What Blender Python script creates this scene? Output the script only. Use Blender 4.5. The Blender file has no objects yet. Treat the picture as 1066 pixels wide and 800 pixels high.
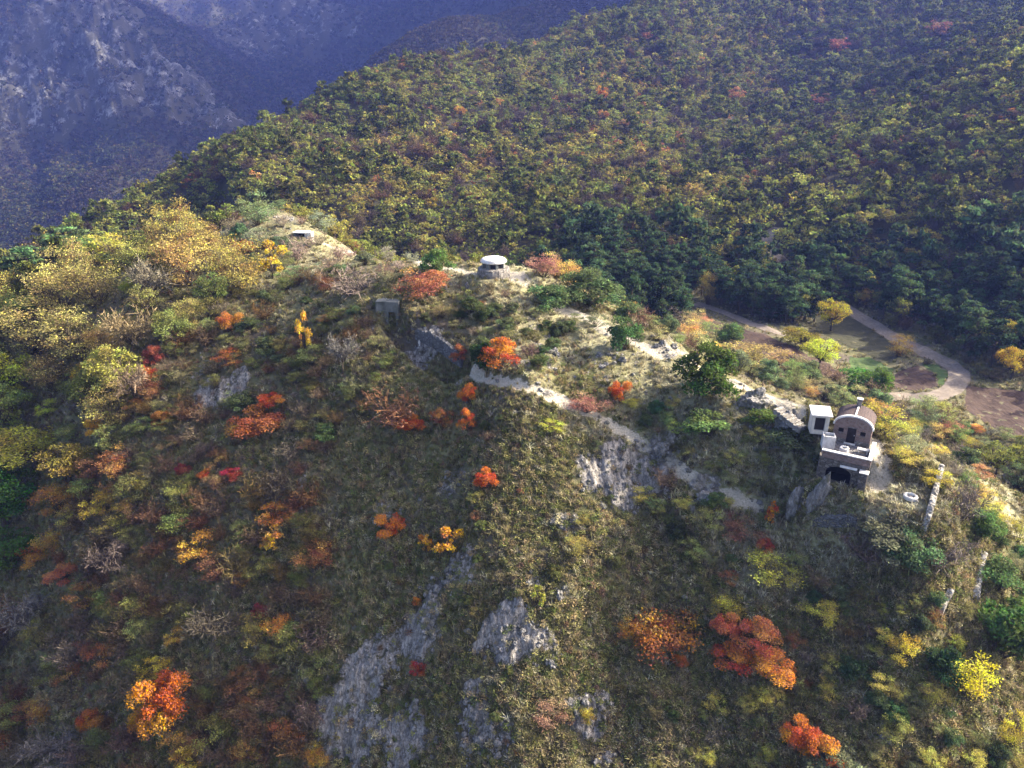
import bpy, math, random
import numpy as np

# ------------------------------------------------------------------ camera, sky, sun, exposure
R = math.radians
SC = bpy.context.scene
COL = SC.collection
F_PX, CU, CV, PITCH = 760.0, 533.0, 400.0, R(23.0)      # focal length and centre in photo pixels (1066 x 800)
cam_d = bpy.data.cameras.new('camera')
cam = bpy.data.objects.new('camera', cam_d)
COL.objects.link(cam)
cam_d.sensor_width = 36.0
cam_d.lens = 36.0 * F_PX / 1066.0
cam_d.clip_start, cam_d.clip_end = 0.5, 20000.0
cam.rotation_euler = (math.pi / 2 - PITCH, 0, 0)
SC.camera = cam

SUN_AZ, SUN_EL = R(77.0), R(29.0)                        # azimuth from +Y towards +X
world = bpy.data.worlds.new('World')
SC.world = world
world.use_nodes = True
wn = world.node_tree
sky = wn.nodes.new('ShaderNodeTexSky')
sky.sky_type = 'NISHITA'
sky.sun_disc = False
sky.sun_elevation = SUN_EL
sky.sun_rotation = SUN_AZ
sky.altitude = 400
sky.air_density = 0.55
sky.dust_density = 6.0
sky.ozone_density = 0.0
wn.links.new(sky.outputs[0], wn.nodes['Background'].inputs[0])
wn.nodes['Background'].inputs[1].default_value = 0.15
sun_d = bpy.data.lights.new('sun', 'SUN')
sun_d.energy = 4.1
sun_d.angle = R(0.5)
sun_d.color = (1.0, 0.90, 0.75)
sun = bpy.data.objects.new('sun', sun_d)
COL.objects.link(sun)
sun.rotation_euler = (math.pi / 2 - SUN_EL, 0, math.pi - SUN_AZ)
SC.view_settings.view_transform = 'Standard'
SC.view_settings.look = 'None'
SC.view_settings.gamma = 1.0
SC.view_settings.use_curve_mapping = False
SC.view_settings.exposure = 2.3
SC.cycles.max_bounces = 6
SC.cycles.diffuse_bounces = 3
SC.cycles.transmission_bounces = 3
SC.cycles.volume_bounces = 0
SC.cycles.transparent_max_bounces = 4
SC.cycles.use_denoising = True

rng = np.random.default_rng(11)

# ------------------------------------------------------------------ noise
_P = np.random.default_rng(5).permutation(512)
_P = np.concatenate([_P, _P])
_G = np.stack([np.cos(np.linspace(0, 2 * np.pi, 64, endpoint=False)), np.sin(np.linspace(0, 2 * np.pi, 64, endpoint=False))], 1)
def noise2(x, y):
    x = np.asarray(x, float); y = np.asarray(y, float)
    xi = np.floor(x).astype(int); yi = np.floor(y).astype(int)
    xf = x - xi; yf = y - yi
    u = xf * xf * xf * (xf * (xf * 6 - 15) + 10); v = yf * yf * yf * (yf * (yf * 6 - 15) + 10)
    def g(a, b, dx, dy):
        h = _G[_P[(_P[a & 511] + b) & 511] & 63]
        return h[..., 0] * dx + h[..., 1] * dy
    n00 = g(xi, yi, xf, yf); n10 = g(xi + 1, yi, xf - 1, yf)
    n01 = g(xi, yi + 1, xf, yf - 1); n11 = g(xi + 1, yi + 1, xf - 1, yf - 1)
    return ((n00 * (1 - u) + n10 * u) * (1 - v) + (n01 * (1 - u) + n11 * u) * v) * 1.5
def fbm(x, y, s, octv=4, gain=0.5):
    a, t = 1.0, 0.0
    for k in range(octv):
        t = t + a * noise2(x / s + 17.3 * k, y / s - 9.1 * k)
        a *= gain; s *= 0.5
    return t
def ridged(x, y, s, octv=4, gain=0.5):
    a, t = 1.0, 0.0
    for k in range(octv):
        t = t + a * (1 - 2 * np.abs(noise2(x / s + 31.7 * k, y / s + 5.9 * k)))
        a *= gain; s *= 0.5
    return t
def sstep(a, b, x):
    t = np.clip((x - a) / (b - a), 0, 1)
    return t * t * (3 - 2 * t)

# ------------------------------------------------------------------ a direction of the photograph -> (slope sideways, slope down)
def ray(u, v):
    r = (np.asarray(u, float) - CU) / F_PX; d = (np.asarray(v, float) - CV) / F_PX
    fy = math.cos(PITCH) - d * math.sin(PITCH)
    fz = -math.sin(PITCH) - d * math.cos(PITCH)
    return r / fy, fz / fy
def P(u, v, Y):
    a, t = ray(u, v)
    return (a * Y, Y, t * Y)
def project(x, y, z):
    ax = y * math.cos(PITCH) - z * math.sin(PITCH)
    dn = -y * math.sin(PITCH) - z * math.cos(PITCH)
    return CU + F_PX * x / ax, CV + F_PX * dn / ax, ax

# ------------------------------------------------------------------ terrain: surveyed points, joined by a thin plate spline
SURVEY = [  # (direction u, v, distance north)
 # the near face of the hill
 (550,400,88),(550,500,77.3),(550,600,67.8),(550,700,59.5),(550,800,52.2),(533,860,48.5),
 (420,400,97),(420,500,84),(420,600,73),(420,700,64),(420,800,56),
 (300,300,128),(300,340,113),(300,400,101.5),(300,500,88),(300,600,77),(300,700,67.5),(300,800,59.5),(300,860,55.5),
 (100,300,140),(100,350,121),(100,450,103),(100,550,90),(100,700,74),(100,800,65),
 (0,310,150),(0,400,124),(0,500,107),(0,600,93),(0,700,81),(0,800,70.5),
 (-150,350,150),(-150,500,114),(-150,700,86),(-150,860,72),
 (680,470,83),(680,550,74),(680,650,64.5),(680,800,52),
 (800,520,75),(800,600,66.5),(800,700,58),(800,800,50.5),
 (930,600,63),(930,700,55.5),(930,800,49),
 (1066,600,68.5),(1066,700,58),(1066,800,50),(1066,500,92),(1040,480,100),(1010,620,62),
 (1200,500,92),(1200,700,60),(1200,860,48),
 # the crest and the mounds on it
 (514,287,115),(470,287,116),(500,300,111),(490,340,103.5),(455,350,103),(485,372,98),(560,290,115),(575,350,102.5),
 (430,290,115.5),(400,275,128),(350,275,136),(380,330,108),
 (600,325,108),(650,350,101),(640,400,90.5),(700,375,95.5),(700,420,88),(760,395,90),(820,425,83),
 (880,470,74.8),(850,450,77.5),(930,520,68.5),(960,545,65.5),(850,545,71),
 (285,222,183),(330,240,160),(240,235,172),(200,262,158),
 # the ground behind the crest
 (740,322,182),(800,336,172),(900,340,168),(850,370,148),(985,395,132),(920,410,126),(1040,420,122),(1000,470,105),
 (900,320,180),(1000,330,165),(1066,310,165),(1066,380,136),(1200,400,135),(1200,300,165),
 # wooded hillside behind
 (500,250,235),(500,200,290),(500,150,355),(500,100,430),(500,60,515),
 (350,200,270),(350,150,350),(350,101,450),(250,190,270),(250,153,375),(150,208,295),(60,272,225),(0,298,205),(0,302,260),(0,308,320),(60,262,280),(60,260,330),(120,232,320),(120,238,370),(-150,345,230),(420,74,490),
 (620,280,205),(600,200,290),(600,150,360),(600,60,520),(600,22,600),
 (700,250,228),(700,200,295),(700,150,370),(700,60,510),(700,3,650),
 (800,240,240),(870,182,270),(950,132,300),(1066,62,330),(1200,0,360),
 (800,150,380),(900,100,430),(1000,50,470),(800,60,540),(800,0,640),(900,0,620),(1066,-10,560),
 (900,250,220),(1000,200,228),(1066,150,240),(1200,150,230),
 # beyond the left shoulder: deep valley, then the rocky mountain and those behind it
 (0,242,760),(60,170,1000),(0,100,1150),(0,0,1380),(100,0,1400),(130,30,1330),(190,78,1260),(258,134,1200),(200,140,1080),
 (-200,100,1100),(-200,-100,1500),(120,200,820),
 (200,20,2200),(300,60,2000),(350,40,2100),(300,-40,2500),(440,-10,2500),(420,30,1900),
 (430,42,960),(380,78,850),(480,30,1000),(560,0,1100),(640,-30,1200),
]
HIDDEN = [  # points no line of sight reaches (x, north, height below the camera)
 (0,172,-56),(-30,195,-57),(-70,235,-58),(30,165,-55),(60,150,-54),(-110,260,-62),(-130,200,-62),(-160,170,-66),
 (90,125,-55.5),(75,110,-55.5),(65,120,-55),(47,85,-42.5),(40,93,-44.5),(52,80,-43),(57,95,-49.5),(30,96,-41.5),
 (-300,330,-110),(-330,480,-170),(-260,700,-190),(-150,600,-120),(-60,650,-60),(-500,520,-190),(-500,250,-140),
 (60,760,-5),(150,850,30),(-250,1500,-180),(-60,1450,-150),(-60,1150,-70),(-330,1650,-100),
 (20,20,-55),(-40,25,-66),(40,25,-56),(0,8,-58),(-90,50,-98),(90,45,-64),(120,70,-66),(-150,40,-120),
 # unseen massif added to the north-east, shaped to shade the left mountains
 (300,1000,150),(150,1450,560),(200,1700,650),(350,2000,700),(500,1400,620),(300,2400,700),(900,1400,560),(60,1350,260),(700,2000,700),(1300,2000,700),(0,2400,520),(1500,1200,420),
 (500,3000,700),(-300,3000,560),(-900,2600,420),(-1400,1500,330),(1500,4500,700),(-1500,4500,600),(0,6000,700),(900,700,170),(600,500,90),
 (-1500,700,-60),(-900,900,-40),(2500,2500,700),(-3000,3000,500),(3500,1500,500),(800,350,60),(500,200,10),(350,120,-45),
]
pts = np.array([P(*s) for s in SURVEY] + HIDDEN, float)
def warp(x, y):
    rr = np.hypot(x, y) + 1e-6
    return np.stack([np.arctan2(x, y) * 2.2, np.log(rr)], -1)
_c = warp(pts[:, 0], pts[:, 1]); _rr = np.hypot(pts[:, 0], pts[:, 1]); _val = pts[:, 2] / _rr
def _tps(d2):
    return 0.5 * d2 * np.log(d2 + 1e-12)
_n = len(_c)
_K = _tps(((_c[:, None] - _c[None]) ** 2).sum(-1)) + np.eye(_n) * 2e-4
_Q = np.concatenate([np.ones((_n, 1)), _c], 1)
_A = np.zeros((_n + 3, _n + 3)); _A[:_n, :_n] = _K; _A[:_n, _n:] = _Q; _A[_n:, :_n] = _Q.T
_w = np.linalg.solve(_A, np.concatenate([_val, np.zeros(3)]))
def base_height(x, y):
    x = np.asarray(x, float); y = np.asarray(y, float)
    sh = x.shape; x = x.ravel(); y = y.ravel()
    out = np.empty(len(x))
    for i in range(0, len(x), 40000):
        q = warp(x[i:i + 40000], y[i:i + 40000])
        d2 = ((q[:, None] - _c[None]) ** 2).sum(-1)
        out[i:i + 40000] = (_tps(d2) @ _w[:_n] + _w[_n] + q @ _w[_n + 1:]) * np.hypot(x[i:i + 40000], y[i:i + 40000])
    return out.reshape(sh)

TH = np.radians(np.linspace(-56, 56, 640))
LR = np.concatenate([np.linspace(math.log(14), math.log(45), 60, endpoint=False),
                     np.linspace(math.log(45), math.log(150), 330, endpoint=False),
                     np.linspace(math.log(150), math.log(700), 150, endpoint=False),
                     np.linspace(math.log(700), math.log(6000), 110)])
GT, GR = np.meshgrid(TH, np.exp(LR))                     # rows: distance, columns: bearing
GX, GY = GR * np.sin(GT), GR * np.cos(GT)
GZ = base_height(GX, GY)

def ground(x, y, grid=None):
    """height of the terrain sheet under (x, y)"""
    g = GZ if grid is None else grid
    x = np.asarray(x, float); y = np.asarray(y, float)
    t = (np.arctan2(x, y) - TH[0]) / (TH[1] - TH[0])
    t = np.clip(t, 0, len(TH) - 1.001)
    i = np.interp(np.log(np.hypot(x, y)), LR, np.arange(len(LR))); i = np.clip(i, 0, len(LR) - 1.001)
    i0 = i.astype(int); t0 = t.astype(int); fi = i - i0; ft = t - t0
    return (g[i0, t0] * (1 - ft) + g[i0, t0 + 1] * ft) * (1 - fi) + (g[i0 + 1, t0] * (1 - ft) + g[i0 + 1, t0 + 1] * ft) * fi
_rs = np.exp(np.concatenate([np.linspace(math.log(20), math.log(300), 900), np.linspace(math.log(300), math.log(6000), 500)[1:]]))
def at(u, v, rmin=20.0):
    """where the line of sight through (u, v) first meets the ground"""
    u = np.atleast_1d(np.asarray(u, float)); v = np.atleast_1d(np.asarray(v, float))
    a, t = ray(u, v)
    bear = np.arctan(a); tz = t * np.cos(bear)           # fall per metre of horizontal distance
    out = np.full((len(u), 3), np.nan)
    for k in range(len(u)):
        h = ground(_rs * math.sin(bear[k]), _rs * math.cos(bear[k]))
        hit = np.nonzero((h >= tz[k] * _rs) & (_rs >= rmin))[0]
        if len(hit) == 0 or hit[0] == 0: continue
        i = hit[0]
        d0 = tz[k] * _rs[i - 1] - h[i - 1]; d1 = tz[k] * _rs[i] - h[i]
        f = d0 / (d0 - d1 + 1e-9); r = _rs[i - 1] + f * (_rs[i] - _rs[i - 1])
        out[k] = (r * math.sin(bear[k]), r * math.cos(bear[k]), tz[k] * r)
    return out
def at1(u, v, rmin=20.0):
    return at([u], [v], rmin)[0]
# ------------------------------------------------------------------ node helpers
def new_mat(name):
    m = bpy.data.materials.new(name); m.use_nodes = True
    t = m.node_tree; t.nodes.clear()
    out = t.nodes.new('ShaderNodeOutputMaterial')
    return m, t, out
class NT:
    """small shorthand for building node trees"""
    def __init__(s, t): s.t = t
    def n(s, typ, **kw):
        nd = s.t.nodes.new(typ)
        for k, v in kw.items():
            if k.startswith('i_'):
                key = k[2:]; key = int(key) if key.isdigit() else key.replace('_', ' ')
                if hasattr(v, 'is_linked') or isinstance(v, bpy.types.NodeSocket): s.t.links.new(v, nd.inputs[key])
                else: nd.inputs[key].default_value = v
            else: setattr(nd, k, v)
        return nd
    def link(s, a, b): s.t.links.new(a, b)
    def noise(s, vec, scale, detail=4.0, rough=0.55, dist=0.0):
        nd = s.n('ShaderNodeTexNoise'); s.link(vec, nd.inputs['Vector'])
        nd.inputs['Scale'].default_value = scale; nd.inputs['Detail'].default_value = detail
        nd.inputs['Roughness'].default_value = rough; nd.inputs['Distortion'].default_value = dist
        return nd.outputs['Fac']
    def ramp(s, fac, stops):
        nd = s.n('ShaderNodeValToRGB'); s.link(fac, nd.inputs[0])
        e = nd.color_ramp.elements
        while len(e) < len(stops): e.new(0.5)
        for el, (p, c) in zip(e, stops):
            el.position = p; el.color = c if len(c) == 4 else (*c, 1)
        return nd.outputs[0]
    def mix(s, fac, a, b, blend='MIX'):
        nd = s.n('ShaderNodeMix', data_type='RGBA', blend_type=blend)
        for sock, v in ((nd.inputs[0], fac), (nd.inputs[6], a), (nd.inputs[7], b)):
            if isinstance(v, bpy.types.NodeSocket): s.link(v, sock)
            elif sock == nd.inputs[0]: sock.default_value = v
            else: sock.default_value = (*v, 1) if len(v) == 3 else v
        return nd.outputs[2]
    def math(s, op, a, b=0.0, clamp=False):
        nd = s.n('ShaderNodeMath', operation=op, use_clamp=clamp)
        for sock, v in ((nd.inputs[0], a), (nd.inputs[1], b)):
            if isinstance(v, bpy.types.NodeSocket): s.link(v, sock)
            else: sock.default_value = v
        return nd.outputs[0]
    def maprange(s, x, a, b, c=0.0, d=1.0):
        nd = s.n('ShaderNodeMapRange'); s.link(x, nd.inputs[0])
        for i, v in zip((1, 2, 3, 4), (a, b, c, d)): nd.inputs[i].default_value = v
        return nd.outputs[0]
    def scaled(s, vec, sc):
        nd = s.n('ShaderNodeMapping'); s.link(vec, nd.inputs['Vector']); nd.inputs['Scale'].default_value = sc
        return nd.outputs[0]
    def bump(s, h, dist, strength=1.0):
        nd = s.n('ShaderNodeBump'); s.link(h, nd.inputs['Height']); nd.inputs['Distance'].default_value = dist
        nd.inputs['Strength'].default_value = strength
        return nd.outputs[0]
    def diffuse(s, col, normal=None, rough=0.9, spec=0.15):
        b = s.n('ShaderNodeBsdfPrincipled')
        if isinstance(col, bpy.types.NodeSocket): s.link(col, b.inputs['Base Color'])
        else: b.inputs['Base Color'].default_value = (*col, 1)
        b.inputs['Roughness'].default_value = rough
        b.inputs['Specular IOR Level'].default_value = spec
        if normal is not None: s.link(normal, b.inputs['Normal'])
        return b.outputs[0]

def mesh_from(name, verts, faces, mats=(), smooth=False, fmat=None):
    """numpy verts (n,3) and faces: (m,k) array or list of tuples"""
    me = bpy.data.meshes.new(name)
    verts = np.asarray(verts, np.float32)
    if isinstance(faces, np.ndarray):
        m, k = faces.shape
        me.vertices.add(len(verts)); me.vertices.foreach_set('co', verts.ravel())
        me.loops.add(m * k); me.loops.foreach_set('vertex_index', faces.astype(np.int32).ravel())
        me.polygons.add(m)
        me.polygons.foreach_set('loop_start', np.arange(m, dtype=np.int32) * k)
        me.update(calc_edges=True)
    else:
        me.from_pydata([tuple(map(float, p)) for p in verts], [], faces)
    for mt in mats: me.materials.append(mt)
    if fmat is not None: me.polygons.foreach_set('material_index', np.asarray(fmat, np.int32))
    if smooth: me.polygons.foreach_set('use_smooth', np.ones(len(me.polygons), bool))
    me.update()
    return me
def link(name, me, parent=None, loc=None):
    o = bpy.data.objects.new(name, me)
    COL.objects.link(o)
    if parent is not None: o.parent = parent
    if loc is not None: o.location = loc
    return o
def tag(o, label=None, cat=None, group=None, kind=None):
    if label: o['label'] = label
    if cat: o['category'] = cat
    if group: o['group'] = group
    if kind: o['kind'] = kind
    return o
def color_attr(me, name, arr, domain='POINT'):
    a = me.attributes.new(name, 'FLOAT_COLOR', domain)
    arr = np.asarray(arr, np.float32)
    if arr.shape[1] == 3: arr = np.concatenate([arr, np.ones((len(arr), 1), np.float32)], 1)
    a.data.foreach_set('color', arr.ravel())
def float_attr(me, name, arr, domain='POINT'):
    a = me.attributes.new(name, 'FLOAT', domain)
    a.data.foreach_set('value', np.asarray(arr, np.float32))

# ------------------------------------------------------------------ paths and bare places, as polylines on the ground
def poly(pix): return at([p[0] for p in pix], [p[1] for p in pix])[:, :2]
def dist_poly(x, y, pl):
    """distance to a polyline and how far along it the foot lies"""
    best = np.full(np.shape(x), 1e9); along = np.zeros(np.shape(x)); acc = 0.0; side = np.zeros(np.shape(x))
    for a, b in zip(pl[:-1], pl[1:]):
        d = b - a; L = np.hypot(*d) + 1e-9
        t = np.clip(((x - a[0]) * d[0] + (y - a[1]) * d[1]) / L ** 2, 0, 1)
        q = np.hypot(x - a[0] - t * d[0], y - a[1] - t * d[1])
        k = q < best
        best = np.where(k, q, best); along = np.where(k, acc + t * L, along)
        side = np.where(k, np.sign(d[0] * (y - a[1]) - d[1] * (x - a[0])), side)
        acc += L
    return best, along, side
CREST_PATH = poly([(575,316),(610,331),(650,352),(690,370),(730,384),(770,402),(800,414),(830,432)])
TRENCH = poly([(407,332),(424,354),(445,370),(480,386)])
LOWER_PATH = poly([(478,385),(520,398),(550,407),(590,420),(625,436),(660,455),(690,478),(720,500),(745,516),(790,530)])
PLATEAU_PATH = poly([(325,250),(360,264),(400,270),(440,277),(475,281),(500,288),(520,293),(548,294)])
TRACK_RIGHT = poly([(1036,478),(1046,510),(1052,545),(1062,580),(1085,620)])
HUT_SIDE = poly([(905,462),(912,478),(915,492),(912,505)])

# hut frame: local x along the front wall, local y into the hill
HUT_ANG = R(-30.0)
_h = at1(884.7, 462.2)
HUT = np.array(P(884.7, 462.2, 75.0))
def hut_local(x, y):
    c, s = math.cos(HUT_ANG), math.sin(HUT_ANG)
    dx, dy = x - HUT[0], y - HUT[1]
    return dx * c + dy * s, -dx * s + dy * c
def hut_world(lx, ly, lz=0.0):
    c, s = math.cos(HUT_ANG), math.sin(HUT_ANG)
    return (HUT[0] + lx * c - ly * s, HUT[1] + lx * s + ly * c, HUT[2] + lz)
BUNKER = np.array(P(514, 286.5, 115.0))

# rock showing through the turf: (direction u, v, half width, half height in photo pixels, strength)
ROCKS = [(368,745,40,62,1.2),(415,770,30,44,1.1),(440,660,28,34,1.05),(535,655,36,44,1.15),(497,745,22,46,1.0),(612,742,34,26,.85),(480,600,20,24,.75),
 (592,548,22,18,.7),(650,500,52,32,1.15),(690,470,24,26,.8),(562,366,28,30,.62),(640,380,50,24,.45),(232,405,34,16,.8),(310,512,12,20,.6),(205,385,18,14,.5),
 (475,500,22,16,.5),(400,535,22,12,.5),(735,512,24,22,.7),(800,520,20,22,.3),(700,360,30,16,.5),(790,415,30,14,.5),(440,360,24,12,.8),(570,690,16,22,.6),
 (395,690,30,30,.7),(520,770,16,30,.7),(635,790,24,14,.6),(585,620,18,14,.5),(465,300,20,8,.3),(930,770,16,10,.5),(300,230,16,12,.5),(560,600,12,22,.4),(450,620,16,20,.6)]
MOUNT_ROCKS = [(60,45,60,62,1.0),(105,70,34,52,1.0),(140,110,34,30,.9),(180,92,34,26,1.0),(215,125,40,24,1.0),(150,70,16,20,.8),(255,40,60,18,.6),(310,30,50,14,.7),(340,45,24,10,.6),(370,38,8,12,.8)]

def masks(x, y, z):
    r = np.hypot(x, y)
    near = 1 - sstep(185, 230, r)
    rock = np.zeros_like(x)
    n1 = fbm(x, y, 5.0, 4, .6)
    for (u, v, hw, hh, st) in ROCKS:
        p, p2 = at1(u, v), at1(u, v - hh)
        if np.isnan(p[0]): continue
        rx = hw * math.hypot(p[1], p[2]) / F_PX; ry = max(abs(p2[1] - p[1]) if not np.isnan(p2[1]) else rx, rx * .6); ry = min(ry, rx * 3)
        d = ((x - p[0]) / rx) ** 2 + ((y - p[1]) / ry) ** 2
        rock = np.maximum(rock, st * (1 - sstep(0.1, 1.35, d + n1 * .75)))
    nm = ridged(x, y * .6, 90, 5, .62)
    for (u, v, hw, hh, st) in MOUNT_ROCKS:
        p, p2 = at1(u, v, 600), at1(u, v - hh, 600)
        if np.isnan(p[0]): continue
        rx = hw * p[1] / F_PX; ry = abs(p2[1] - p[1]) if not np.isnan(p2[1]) else rx * 2; ry = min(max(ry, rx), rx * 4)
        d = ((x - p[0]) / rx) ** 2 + ((y - p[1]) / ry) ** 2
        rock = np.maximum(rock, st * (1 - sstep(0.5, 1.5, d)) * sstep(0.15, 0.75, nm + .25))
    path = np.zeros_like(x)
    wob = n1 * .25 + .32 * fbm(x, y, 1.7, 3)
    for pl, w, st in ((CREST_PATH, 1.35, 1.0), (LOWER_PATH, .8, .95), (PLATEAU_PATH, 1.0, .75), (TRENCH, 1.0, .15), (TRACK_RIGHT, .6, .35), (HUT_SIDE, 1.5, .9)):
        d, _, _ = dist_poly(x, y, pl)
        path = np.maximum(path, st * (1 - sstep(w * .45, w * 1.5, d + wob)))
    db = np.hypot((x - BUNKER[0] - 2.2) / 5.2, (y - BUNKER[1] + .2) / 3.4)
    path = np.maximum(path, (1 - sstep(.5, 1.1, db + wob * .5)) * near)
    # straw coloured dry grass: along the crest and on the open swards
    dry = np.zeros_like(x)
    for (u, v, hw, hh, st) in [(600,350,60,26,1),(690,385,60,26,.9),(700,400,60,25,.8),(345,250,60,24,.55),(420,268,50,20,.8),(545,290,50,18,.9),(680,440,50,40,.8),(760,420,60,30,.8),
                               (950,520,34,24,1),(900,540,60,16,.8),(1040,520,30,40,.9),(560,330,30,20,.5),(300,225,50,20,.4),(620,440,40,16,.6),(880,560,60,20,.5),(480,290,40,10,.8)]:
        p, p2 = at1(u, v), at1(u, v - hh)
        if np.isnan(p[0]): continue
        rx = hw * math.hypot(p[1], p[2]) / F_PX; ry = abs(p2[1] - p[1]) if not np.isnan(p2[1]) else rx; ry = min(max(ry, rx * .6), rx * 3)
        d = ((x - p[0]) / rx) ** 2 + ((y - p[1]) / ry) ** 2
        dry = np.maximum(dry, st * (1 - sstep(0.3, 1.5, d + n1 * .5)))
    return rock, path, dry * near, near

_rk, _pt, _dr, _nr = masks(GX, GY, GZ)
ROCKM, PATHM, DRYM = _rk, _pt, _dr
# relief: gullies and hummocks on the hill, ravines on the wooded slope, crags on the mountains
_amp = 1 - sstep(150, 230, GR)
_soft = 1 - .85 * np.clip(PATHM, 0, 1)
GZ = GZ + _amp * _soft * (0.55 * fbm(GX, GY, 9, 3) + 0.22 * fbm(GX, GY, 2.6, 3) + 0.75 * (ridged(GX, GY * .28 + 3, 11, 3) - .6) * sstep(100, 75, GY))
GZ = GZ + _amp * sstep(.25, .8, ROCKM) * (0.42 * ridged(GX * 1.3, GY * .7, 3.2, 5, .65) - .1)
GZ = GZ + sstep(230, 330, GR) * (1 - sstep(600, 900, GR)) * 3.5 * fbm(GX, GY, 75, 4)
GZ = GZ + sstep(750, 1200, GR) * (26 * ridged(GX * .9 + .5 * GY, GY * .45, 330, 5, .55) - 20 + ROCKM * 13 * ridged(GX, GY * .5, 70, 6, .7))
# the sunken way at the foot of the mound and the bank above it
_d, _al, _sd = dist_poly(GX, GY, TRENCH)
GZ = GZ - 2.2 * (1 - sstep(.8, 2.0, _d)) * _amp
GZ = GZ + 1.1 * sstep(1.2, 2.4, _d) * (1 - sstep(2.6, 8.0, _d)) * (_sd > 0) * .8 * _amp
for pl, w in ((CREST_PATH, 1.6), (LOWER_PATH, 1.0)):
    pass
# level ground under the bunker and the terraces of the hut
_db = np.hypot(GX - BUNKER[0], GY - BUNKER[1])
_k = 1 - sstep(3.2, 5.5, _db)
GZ = GZ * (1 - _k) + (BUNKER[2]) * _k
_lx, _ly = hut_local(GX, GY)
_k = (1 - sstep(2.6, 4.2, np.abs(_lx))) * (1 - sstep(4.0, 6.5, _ly)) * sstep(-2.5, -1.9, _ly)
GZ = GZ * (1 - _k) + (HUT[2] - .12) * _k
_k = (1 - sstep(2.55, 4.6, np.abs(_lx))) * (1 - sstep(-2.5, -1.9, _ly)) * sstep(-8.5, -6.0, _ly)
GZ = GZ * (1 - _k) + (HUT[2] - 2.8) * _k
GARDEN = at1(950, 522)
_dg = np.hypot((GX - GARDEN[0]) / 5.0, (GY - GARDEN[1]) / 4.0)
_k = .8 * (1 - sstep(.6, 1.3, _dg))
GZ = GZ * (1 - _k) + GARDEN[2] * _k

GZ = np.where(GZ > 620, 620 + (GZ - 620) * .2, GZ)

# ------------------------------------------------------------------ terrain sheet
def terrain_material():
    m, t, out = new_mat('hill_soil'); k = NT(t)
    pos = k.n('ShaderNodeNewGeometry').outputs['Position']
    att = k.n('ShaderNodeAttribute', attribute_name='cover')
    sep = k.n('ShaderNodeSeparateColor'); k.link(att.outputs['Color'], sep.inputs[0])
    rock, path, dry = sep.outputs[0], sep.outputs[1], sep.outputs[2]
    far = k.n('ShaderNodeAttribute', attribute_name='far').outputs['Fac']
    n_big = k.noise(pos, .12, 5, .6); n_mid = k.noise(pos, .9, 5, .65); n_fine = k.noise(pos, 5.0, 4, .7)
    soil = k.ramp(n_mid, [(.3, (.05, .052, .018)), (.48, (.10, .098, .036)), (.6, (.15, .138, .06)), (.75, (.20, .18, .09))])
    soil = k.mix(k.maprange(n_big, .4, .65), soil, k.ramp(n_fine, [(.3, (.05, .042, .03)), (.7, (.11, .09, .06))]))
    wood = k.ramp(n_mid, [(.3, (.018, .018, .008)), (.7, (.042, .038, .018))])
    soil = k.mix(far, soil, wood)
    straw = k.ramp(n_fine, [(.25, (.12, .115, .05)), (.5, (.25, .235, .125)), (.75, (.36, .335, .205))])
    soil = k.mix(k.math('MULTIPLY', dry, k.maprange(n_mid, .25, .6), True), soil, straw)
    chalk = k.ramp(n_fine, [(.25, (.17, .15, .10)), (.5, (.31, .28, .21)), (.75, (.45, .41, .33))])
    soil = k.mix(k.maprange(k.math('ADD', path, k.math('ADD', k.maprange(n_mid, .2, .8, -.4, .35), k.maprange(n_fine, .25, .75, -.3, .3))), .4, .75), soil, chalk)
    # limestone: streaks down the face, dark joints, pale flakes
    st = k.noise(k.scaled(pos, (2.2, 1.1, .5)), 1.2, 6, .75, .6)
    gr = k.noise(pos, 3.2, 6, .75)
    stone = k.ramp(st, [(.28, (.04, .04, .036)), (.45, (.17, .155, .13)), (.56, (.31, .285, .245)), (.72, (.50, .47, .42))])
    stone = k.mix(k.maprange(gr, .38, .52), k.mix(.5, stone, (.05, .05, .045)), stone)
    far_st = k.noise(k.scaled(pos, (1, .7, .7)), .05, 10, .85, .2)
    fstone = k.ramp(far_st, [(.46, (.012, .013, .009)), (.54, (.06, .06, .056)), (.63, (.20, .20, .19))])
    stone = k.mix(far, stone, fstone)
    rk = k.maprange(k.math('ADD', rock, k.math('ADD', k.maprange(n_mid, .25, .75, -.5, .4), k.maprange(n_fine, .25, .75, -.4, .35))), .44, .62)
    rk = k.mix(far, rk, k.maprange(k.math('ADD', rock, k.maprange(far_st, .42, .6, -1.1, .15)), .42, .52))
    col = k.mix(rk, soil, stone)
    h = k.math('ADD', k.math('MULTIPLY', n_mid, .5), k.math('MULTIPLY', n_fine, .22))
    h = k.math('ADD', h, k.math('MULTIPLY', k.math('MULTIPLY', st, rk), .8))
    k.link(k.diffuse(col, k.bump(h, .55)), out.inputs[0])
    return m
M_TERRAIN = terrain_material()
_nr_, _nc_ = GZ.shape
_idx = np.arange(_nr_ * _nc_).reshape(_nr_, _nc_)
_f = np.stack([_idx[:-1, :-1], _idx[:-1, 1:], _idx[1:, 1:], _idx[1:, :-1]], -1).reshape(-1, 4)[:, ::-1].copy()
me = mesh_from('terrain', np.stack([GX, GY, GZ], -1).reshape(-1, 3), _f, [M_TERRAIN], smooth=True)
color_attr(me, 'cover', np.stack([ROCKM, PATHM, DRYM], -1).reshape(-1, 3))
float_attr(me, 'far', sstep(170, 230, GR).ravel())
terrain = tag(link('terrain', me), 'steep limestone hill with wooded valley slopes and mountains beyond', None, None, 'structure')

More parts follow.
